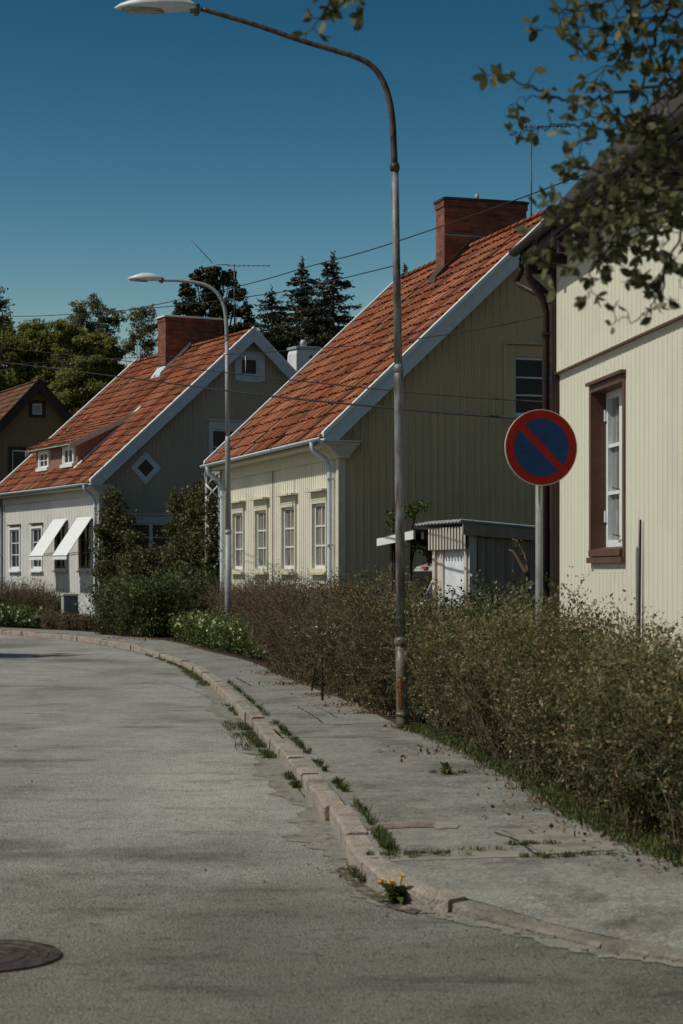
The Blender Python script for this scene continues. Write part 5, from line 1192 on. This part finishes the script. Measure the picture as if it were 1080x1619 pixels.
# ------------------------------------------------------------------ background trees
def blob_tree(name, label, base, hgt, crown, n, leaf, lmat, trunk=.25, group='trees behind the houses', limbs=14, sparse=0.0, cat='tree'):
    """crown: list of (dx, dz, r) clumps relative to base, metres"""
    H = empty(name, base, 0, label, cat, group); b = MB(); top = max(c[1] for c in crown)
    b.tube([(0, 0, 0), (.1, 0, hgt * .3), (-.05, 0, hgt * .6), (.05, 0, hgt * .85)], [trunk, trunk * .8, trunk * .5, trunk * .15], 8)
    sub = []
    for (dx, dz, r) in crown:
        for k in range(3):
            e = Vector((dx + random.uniform(-1, 1) * r * .7, random.uniform(-1, 1) * r * .7, dz + random.uniform(-.6, .7) * r)); s0 = Vector((0, 0, min(dz * .75, hgt * .75) * random.uniform(.6, 1))); md = s0.lerp(e, .5) + Vector((0, 0, -r * .15))
            b.tube([s0, md, e], [trunk * .35, trunk * .18, trunk * .05], 5)
    b.build('trunk', 'bark', H)
    vol = np.array([c[2] ** 2 for c in crown]); cnt = (n * vol / vol.sum()).astype(int); Cs = []; tw = []
    for (dx, dz, r), k in zip(crown, cnt):
        ns = max(8, int(34 * (1 - sparse * .2))); sc = unit(RNG.normal(size=(ns, 3))) * (RNG.random((ns, 1)) ** .5) * r * (.9 if not sparse else 1.15); sr = r * ((.22 if not sparse else .26) + .22 * RNG.random(ns)); j = RNG.integers(0, ns, k)
        d = unit(RNG.normal(size=(k, 3))) * (RNG.random((k, 1)) ** .5) * sr[j][:, None] * np.array([1.2, 1.2, .75]); Cs.append(np.array([dx, 0, dz]) + sc[j] + d)
        tw.append(tubes_arrays(np.repeat(np.array([[dx * .6, 0, dz - r * .5]]), ns, 0), np.array([dx, 0, dz]) + sc, .04, .015))
    C = np.concatenate(Cs); V, Fq = joinq(tw); npmesh('branches', V, Fq, 'bark', parent=H)
    V, Fq, rn = leaf_arrays(C, leaf * (.6 + .8 * RNG.random(len(C))), .7); npmesh('crown', V, Fq, lmat, rnd=rn, parent=H); return H
def TB(px, D): return (((px - CX) / F * D), D, 0)
def cr(px0, D, lst): return [((x - px0) / F * D, EYE + (CY - y) / F * D, r / F * D) for x, y, r in lst]
blob_tree('leafy_tree', 'broad bright green tree behind the ochre house at the left edge', TB(30, 104), 13.5, cr(30, 104, [(20, 560, 42), (60, 540, 36), (-20, 560, 45), (85, 590, 42), (40, 620, 50), (0, 520, 22), (100, 640, 40), (-10, 610, 40)]), 80000, .14, 'leaf_tree')
blob_tree('leafy_tree', 'rounded green tree right beside the grey roof slope, left of centre', TB(130, 100), 13, cr(130, 100, [(115, 545, 34), (140, 570, 36), (95, 530, 26), (160, 555, 28), (150, 610, 40), (110, 620, 44), (175, 590, 25), (120, 660, 40), (180, 560, 18)]), 80000, .14, 'leaf_tree')
blob_tree('birch_tree', 'light open crowned tree above the green trees, with sky showing through', TB(150, 118), 17, cr(150, 118, [(125, 490, 16), (148, 480, 14), (165, 500, 16), (185, 505, 12), (140, 515, 20), (170, 530, 16), (118, 510, 14)]), 6500, .12, 'leaf_birch', .16, sparse=1)
blob_tree('birch_tree', 'thin open crowned tree just left of the grey house chimney', TB(225, 112), 16, cr(225, 112, [(215, 500, 13), (232, 492, 12), (222, 525, 18), (243, 515, 13), (205, 545, 16), (235, 548, 16)]), 4200, .12, 'leaf_birch', .15, sparse=1)
blob_tree('birch_tree', 'nearly bare tree cut by the left edge of the picture', TB(-14, 96), 16.5, cr(-14, 96, [(-8, 460, 16), (4, 480, 14), (-18, 480, 20), (8, 500, 12), (-30, 450, 18)]), 1200, .12, 'leaf_birch', .15, sparse=1)
def conifer(name, label, base, hgt, rad, z0, n_whorl, per, lmat, droop=-.25, foot=.25, seed=1, power=.8, group='trees behind the houses', leaf=.26, dens=26):
    H = empty(name, base, 0, label, 'tree', group); r_ = random.Random(seed); b = MB(); b.tube([(0, 0, 0), (0, 0, hgt * .5), (0, 0, hgt)], [foot, foot * .6, .03], 8); b.build('trunk', 'bark', H)
    A, B, C, ax = [], [], [], []
    for i in range(n_whorl):
        t = i / (n_whorl - 1); z = z0 + (hgt - z0 - .3) * t; R = rad * (1 - t) ** power * r_.uniform(.70, 1.12) + .15
        for j in range(per):
            a = r_.uniform(0, 2 * math.pi); L_ = R * r_.uniform(.6, 1.15); d = Vector((math.cos(a), math.sin(a), droop * r_.uniform(.4, 1.4)))
            s0 = Vector((0, 0, z + r_.uniform(-.2, .2))); e = s0 + d * L_ + Vector((0, 0, .12 * L_)); A.append(s0); B.append(e); m = max(3, int(L_ * dens))
            for k in range(m):
                u = (k + r_.random()) / m; u = .15 + .85 * u; p = s0.lerp(e, u) + Vector((r_.gauss(0, .14), r_.gauss(0, .14), r_.gauss(-.06, .09))) * (1.15 - .4 * u) * min(1, .35 + L_ * .3)
                C.append(p); ax.append(d + Vector((r_.gauss(0, .5), r_.gauss(0, .5), -.25)))
    for k in range(14): C.append(Vector((r_.gauss(0, .08), r_.gauss(0, .08), hgt - .9 + k * .08))); ax.append(Vector((0, 0, 1)))
    V, Fq = tubes_arrays(np.array(A), np.array(B), .05, .012); npmesh('branches', V, Fq, 'bark', parent=H)
    C = np.array(C); ax = np.array(ax); V, Fq, rn = leaf_arrays(C, leaf * (.6 + .8 * RNG.random(len(C))), .35, axis=ax, spread=.5); npmesh('crown', V, Fq, lmat, rnd=rn, parent=H)
zt = lambda py, D: EYE + (CY - py) / F * D
conifer('spruce_tree', 'tallest dark spruce, its tip to the right of the other spruce', TB(527, 108), zt(401, 108), 5.0, 5, 34, 11, 'leaf_spruce', -.16, seed=4, power=.66)
conifer('spruce_tree', 'dark spruce with slim tip just left of the tallest spruce', TB(478, 106), zt(410, 106), 4.2, 5, 32, 11, 'leaf_spruce', -.16, seed=5, power=.62)
conifer('spruce_tree', 'lower dark spruce between the round pine and the two tall spruces', TB(430, 104), zt(455, 104), 4.0, 5, 26, 11, 'leaf_spruce', -.10, seed=6, power=.55)
conifer('spruce_tree', 'broad dark spruce filling the gap below the two tall tips', TB(500, 101), zt(470, 101), 4.2, 4, 26, 13, 'leaf_spruce', -.12, seed=9, power=.5)
conifer('spruce_tree', 'small spruce tip peeking over the cream house roof left of its chimney', TB(641, 112), zt(418, 112), 2.0, 8, 26, 9, 'leaf_spruce', -.10, seed=7)
blob_tree('pine_tree', 'round topped dark pine with clumpy crown behind the grey house chimney', TB(335, 106), 18, cr(335, 106, [(335, 432, 18), (312, 440, 14), (360, 440, 15), (295, 462, 16), (335, 460, 22), (378, 462, 15), (285, 488, 14), (312, 488, 20), (350, 490, 22), (385, 492, 16), (275, 508, 10), (395, 515, 12), (340, 520, 26), (375, 525, 18), (300, 520, 20), (400, 540, 14), (420, 545, 16)]), 24000, .15, 'leaf_pine', .3)
blob_tree('leafy_tree', 'dark tree mass between the grey roof and the spruces', TB(450, 98), 11, cr(450, 98, [(430, 545, 30), (460, 560, 34), (490, 560, 30), (520, 550, 26), (445, 590, 34), (410, 570, 26), (560, 540, 20), (480, 600, 34)]), 30000, .20, 'leaf_spruce')
# far wood line that closes the view between and below the trees
n = 26000; X = RNG.uniform(-70, 75, n); Hh = 7 + 1.6 * np.sin(X * .23) + 1.2 * np.sin(X * .61 + 1); Z = RNG.random(n) * Hh; C = np.stack([X, 150 + RNG.uniform(-3, 6, n), Z], 1)
V, Fq, rn = leaf_arrays(C, .9 * (.6 + .8 * RNG.random(n)), .8); tag(npmesh('distant_wood', V, Fq, 'leaf_tree', rnd=rn), 'distant dark wood beyond the houses', 'wood', kind='stuff')
# tree off the left of the frame whose shade touches the road
blob_tree('leafy_tree', 'street tree standing left of the road beyond the left edge of the picture', (-12.9, 35.2, 0), 8, [(0, 6.5, 1.7), (1.2, 5.8, 1.3), (-1.5, 6, 1.4), (.4, 7.6, 1.1)], 16000, .10, 'leaf_tree', .18, group=None)

# ------------------------------------------------------------------ foreground tree whose branches hang in from the right
FT = empty('garden_tree', (2.9, 6.9, .1), 0, 'leafy branches of a near tree hanging in from the upper right, out of focus', 'tree')
OF = np.array(FT.location); b = MB(); tl_ = lambda px, py, D: P(px, py, D) - FT.location
b.tube([(0, 0, 0), (-.02, 0, 1.5), (.0, 0, 2.6), (-.1, 0, 3.6), (-.2, -.1, 4.6)], [.13, .11, .10, .08, .05], 10)
LFC, LFA = [], []; TWA, TWB = [], []
rf = random.Random(31)
def branch(pts, r0, dens=1.0, start=0, tuft=True, side=.10, n_lf=(3, 6)):
    W_ = catmull([tl_(*p) for p in pts], 6); W_ = [w + Vector((rf.gauss(0, .006), rf.gauss(0, .01), rf.gauss(0, .006))) for w in W_]
    b.tube(W_, [r0 * (1 - .75 * k / len(W_)) for k in range(len(W_))], 7)
    acc = 0
    for k in range(1, len(W_)):
        acc += (W_[k] - W_[k - 1]).length * dens
        last = k == len(W_) - 1
        while acc > .038 or last:
            acc -= .038
            if k > start or last:
                L_ = side * rf.uniform(.3, 1.3) if not last else .02; d = Vector((rf.gauss(0, 1), rf.gauss(0, 1), rf.gauss(-.1, .8))).normalized(); d = (d + (W_[k] - W_[k - 1]).normalized() * .6).normalized()
                e = W_[k] + d * L_; TWA.append(W_[k]); TWB.append(e)
                for q in range(rf.randint(*n_lf)): dd = (d * .8 + Vector((rf.gauss(0, .7), rf.gauss(0, .7), rf.gauss(-.1, .7)))).normalized(); LFC.append(e + dd * .022); LFA.append(dd)
            if last: break
S_ = 6.5
branch([(1300, 150, 6.9), (1180, 40, 6.7), (1085, -20, 6.5), (1060, 10, 6.4), (1040, 47, 6.4), (1027, 87, 6.4), (1017, 115, 6.4), (1022, 160, 6.4), (1030, 217, 6.3)], .010, 1.0, 16, side=.09)
branch([(1290, 260, 6.9), (1180, 180, 6.8), (1090, 110, 6.6), (1070, 150, 6.5), (1040, 155, 6.5), (1025, 185, 6.4), (1015, 225, 6.4)], .010, .9, 12)
branch([(1100, 110, 6.6), (1060, 128, 6.5), (980, 147, 6.4), (940, 155, 6.3), (883, 153, 6.2), (850, 143, 6.2), (817, 127, 6.1), (773, 113, 6.1)], .007, .62, 4, side=.05, n_lf=(2, 4))
branch([(1090, -15, 6.5), (1040, 5, 6.4), (1000, 20, 6.3), (980, 57, 6.3), (953, 77, 6.2), (927, 87, 6.2), (900, 67, 6.1)], .006, .9, 4, side=.07)
branch([(1040, 5, 6.4), (985, -10, 6.3), (940, 12, 6.3), (915, 6, 6.2), (893, 28, 6.2)], .005, .8, 4, side=.05)
branch([(880, -60, 6.1), (900, -20, 6.15), (893, 20, 6.2), (870, 15, 6.2)], .004, .5, 8, side=.03, n_lf=(2, 4))
branch([(980, 57, 6.3), (930, 40, 6.2), (860, 45, 6.2), (840, 52, 6.2)], .003, .22, 6, side=.02, n_lf=(2, 3))
branch([(1110, 205, 6.7), (1040, 215, 6.5), (990, 200, 6.4), (950, 205, 6.4), (900, 195, 6.3), (850, 205, 6.2), (806, 214, 6.2)], .006, .55, 6, side=.06, n_lf=(2, 4))
branch([(883, 153, 6.2), (850, 152, 6.2), (820, 160, 6.2), (808, 166, 6.2)], .003, .30, 8, side=.02, n_lf=(2, 3))
branch([(1300, 330, 6.7), (1180, 270, 6.6), (1090, 255, 6.4), (1023, 253, 6.3), (973, 275, 6.2), (927, 267, 6.2), (905, 262, 6.1)], .009, 1.5, 9, side=.12)
branch([(1180, 290, 6.5), (1090, 300, 6.3), (1020, 305, 6.2), (960, 320, 6.1), (915, 330, 6.1), (885, 345, 6.1)], .008, 1.4, 3, side=.12, n_lf=(2, 5))
branch([(1180, 300, 6.5), (1080, 340, 6.3), (1030, 350, 6.2), (980, 360, 6.1), (935, 385, 6.1), (890, 365, 6.1)], .007, 1.3, 3, side=.12, n_lf=(2, 5))
branch([(1120, 250, 6.4), (1070, 280, 6.3), (1040, 290, 6.2), (1000, 270, 6.1), (960, 295, 6.1)], .006, 1.6, 3, side=.13)
branch([(1120, 300, 6.3), (1040, 330, 6.1), (960, 350, 6.0), (915, 375, 6.0), (872, 392, 6.0)], .006, 1.0, 3, side=.12, n_lf=(3, 6))
branch([(1090, 345, 6.3), (1000, 375, 6.1), (950, 385, 6.0), (905, 410, 6.0), (880, 425, 6.0)], .005, 1.3, 3, side=.10, n_lf=(3, 5))
branch([(1120, 260, 6.3), (1010, 290, 6.1), (950, 310, 6.0), (900, 320, 6.0), (870, 330, 6.0)], .005, 1.1, 3, side=.10, n_lf=(3, 5))
branch([(1120, 40, 6.6), (1075, 55, 6.5), (1050, 95, 6.4), (1062, 140, 6.4), (1048, 190, 6.4), (1060, 235, 6.4)], .006, 1.0, 2, side=.08, n_lf=(2, 4))
branch([(1110, -10, 6.6), (1080, 20, 6.5), (1030, 30, 6.4), (1000, 70, 6.3), (960, 110, 6.3), (935, 130, 6.2)], .006, 1.0, 2, side=.08, n_lf=(2, 5))
branch([(1095, 160, 6.5), (1030, 190, 6.4), (985, 175, 6.3), (945, 185, 6.3), (915, 165, 6.2)], .005, .9, 2, side=.08, n_lf=(2, 4))
branch([(1060, 10, 6.5), (1010, -8, 6.4), (975, 20, 6.3), (955, 55, 6.3)], .005, .9, 2, side=.07, n_lf=(2, 5))
branch([(1160, 290, 6.4), (1110, 330, 6.2), (1077, 367, 6.1), (1053, 427, 6.0), (1040, 460, 6.0), (1047, 478, 6.0)], .006, .75, 8, side=.06)
branch([(1053, 430, 6.0), (1040, 470, 6.0), (1020, 495, 6.0), (995, 505, 6.0), (973, 508, 6.0)], .004, .55, 3, side=.04, n_lf=(2, 4))
branch([(1060, 360, 6.2), (1030, 380, 6.1), (1010, 400, 6.1), (1005, 430, 6.0), (1010, 445, 6.0)], .004, .8, 2, side=.05)
branch([(980, 360, 6.1), (950, 410, 6.0), (938, 435, 6.0), (930, 465, 6.0)], .004, .8, 3, side=.05)
branch([(1150, 380, 6.2), (1100, 390, 6.1), (1078, 430, 6.0), (1076, 450, 6.0)], .004, .5, 4, side=.04)
branch([(760, -260, 6.2), (650, -120, 6.1), (590, -60, 6.0), (560, -20, 6.0), (545, 5, 6.0), (520, 12, 6.0)], .006, .9, 16, side=.05)
branch([(560, -20, 6.0), (530, 0, 6.0), (510, 25, 6.0), (490, 52, 6.0)], .004, .8, 6, side=.03)
branch([(570, -30, 6.0), (572, 0, 6.0), (575, 14, 6.0)], .003, .8, 4, side=.03)
b.tube([tl_(1500, -200, 6.9), tl_(1300, -300, 6.7), tl_(1000, -320, 6.4), tl_(760, -260, 6.2)], [.03, .022, .014, .008], 7)
for st in ((1300, 150, 6.9), (1290, 260, 6.9), (1300, 330, 6.7)): b.tube([tl_(*st), Vector((-.05, 0, 2.9 + (330 - st[1]) * .003))], [.011, .02], 7)
b.tube([tl_(1180, 290, 6.5), tl_(1300, 330, 6.7)], .009, 6); b.tube([tl_(1180, 300, 6.5), tl_(1300, 335, 6.7)], .009, 6); b.tube([tl_(1500, -200, 6.9), Vector((-.1, 0, 3.6))], [.03, .05], 7)
b.build('limbs', 'branch', FT)
V, Fq = tubes_arrays(np.array([tuple(v) for v in TWA]), np.array([tuple(v) for v in TWB]), .0022, .0012, 4); npmesh('twigs', V, Fq, 'branch', parent=FT)
# leaves with six corners
C = np.array([tuple(v) for v in LFC]); A_ = unit(np.array([tuple(v) for v in LFA])); n = len(C); nn = unit(RNG.normal(size=(n, 3))); s_ = unit(np.cross(A_, nn)); up = np.cross(A_, s_); L_ = (.034 + .022 * RNG.random((n, 1))) * .5
V = np.stack([C - A_ * L_, C - A_ * L_ * .3 + s_ * L_ * .48 + up * L_ * .15, C + A_ * L_ * .4 + s_ * L_ * .42 + up * L_ * .12, C + A_ * L_, C + A_ * L_ * .4 - s_ * L_ * .42 + up * L_ * .12, C - A_ * L_ * .3 - s_ * L_ * .48 + up * L_ * .15], 1).reshape(-1, 3)
npmesh('leaves', V, np.arange(6 * n).reshape(n, 6), 'leaf_fore', rnd=RNG.random(n), parent=FT)
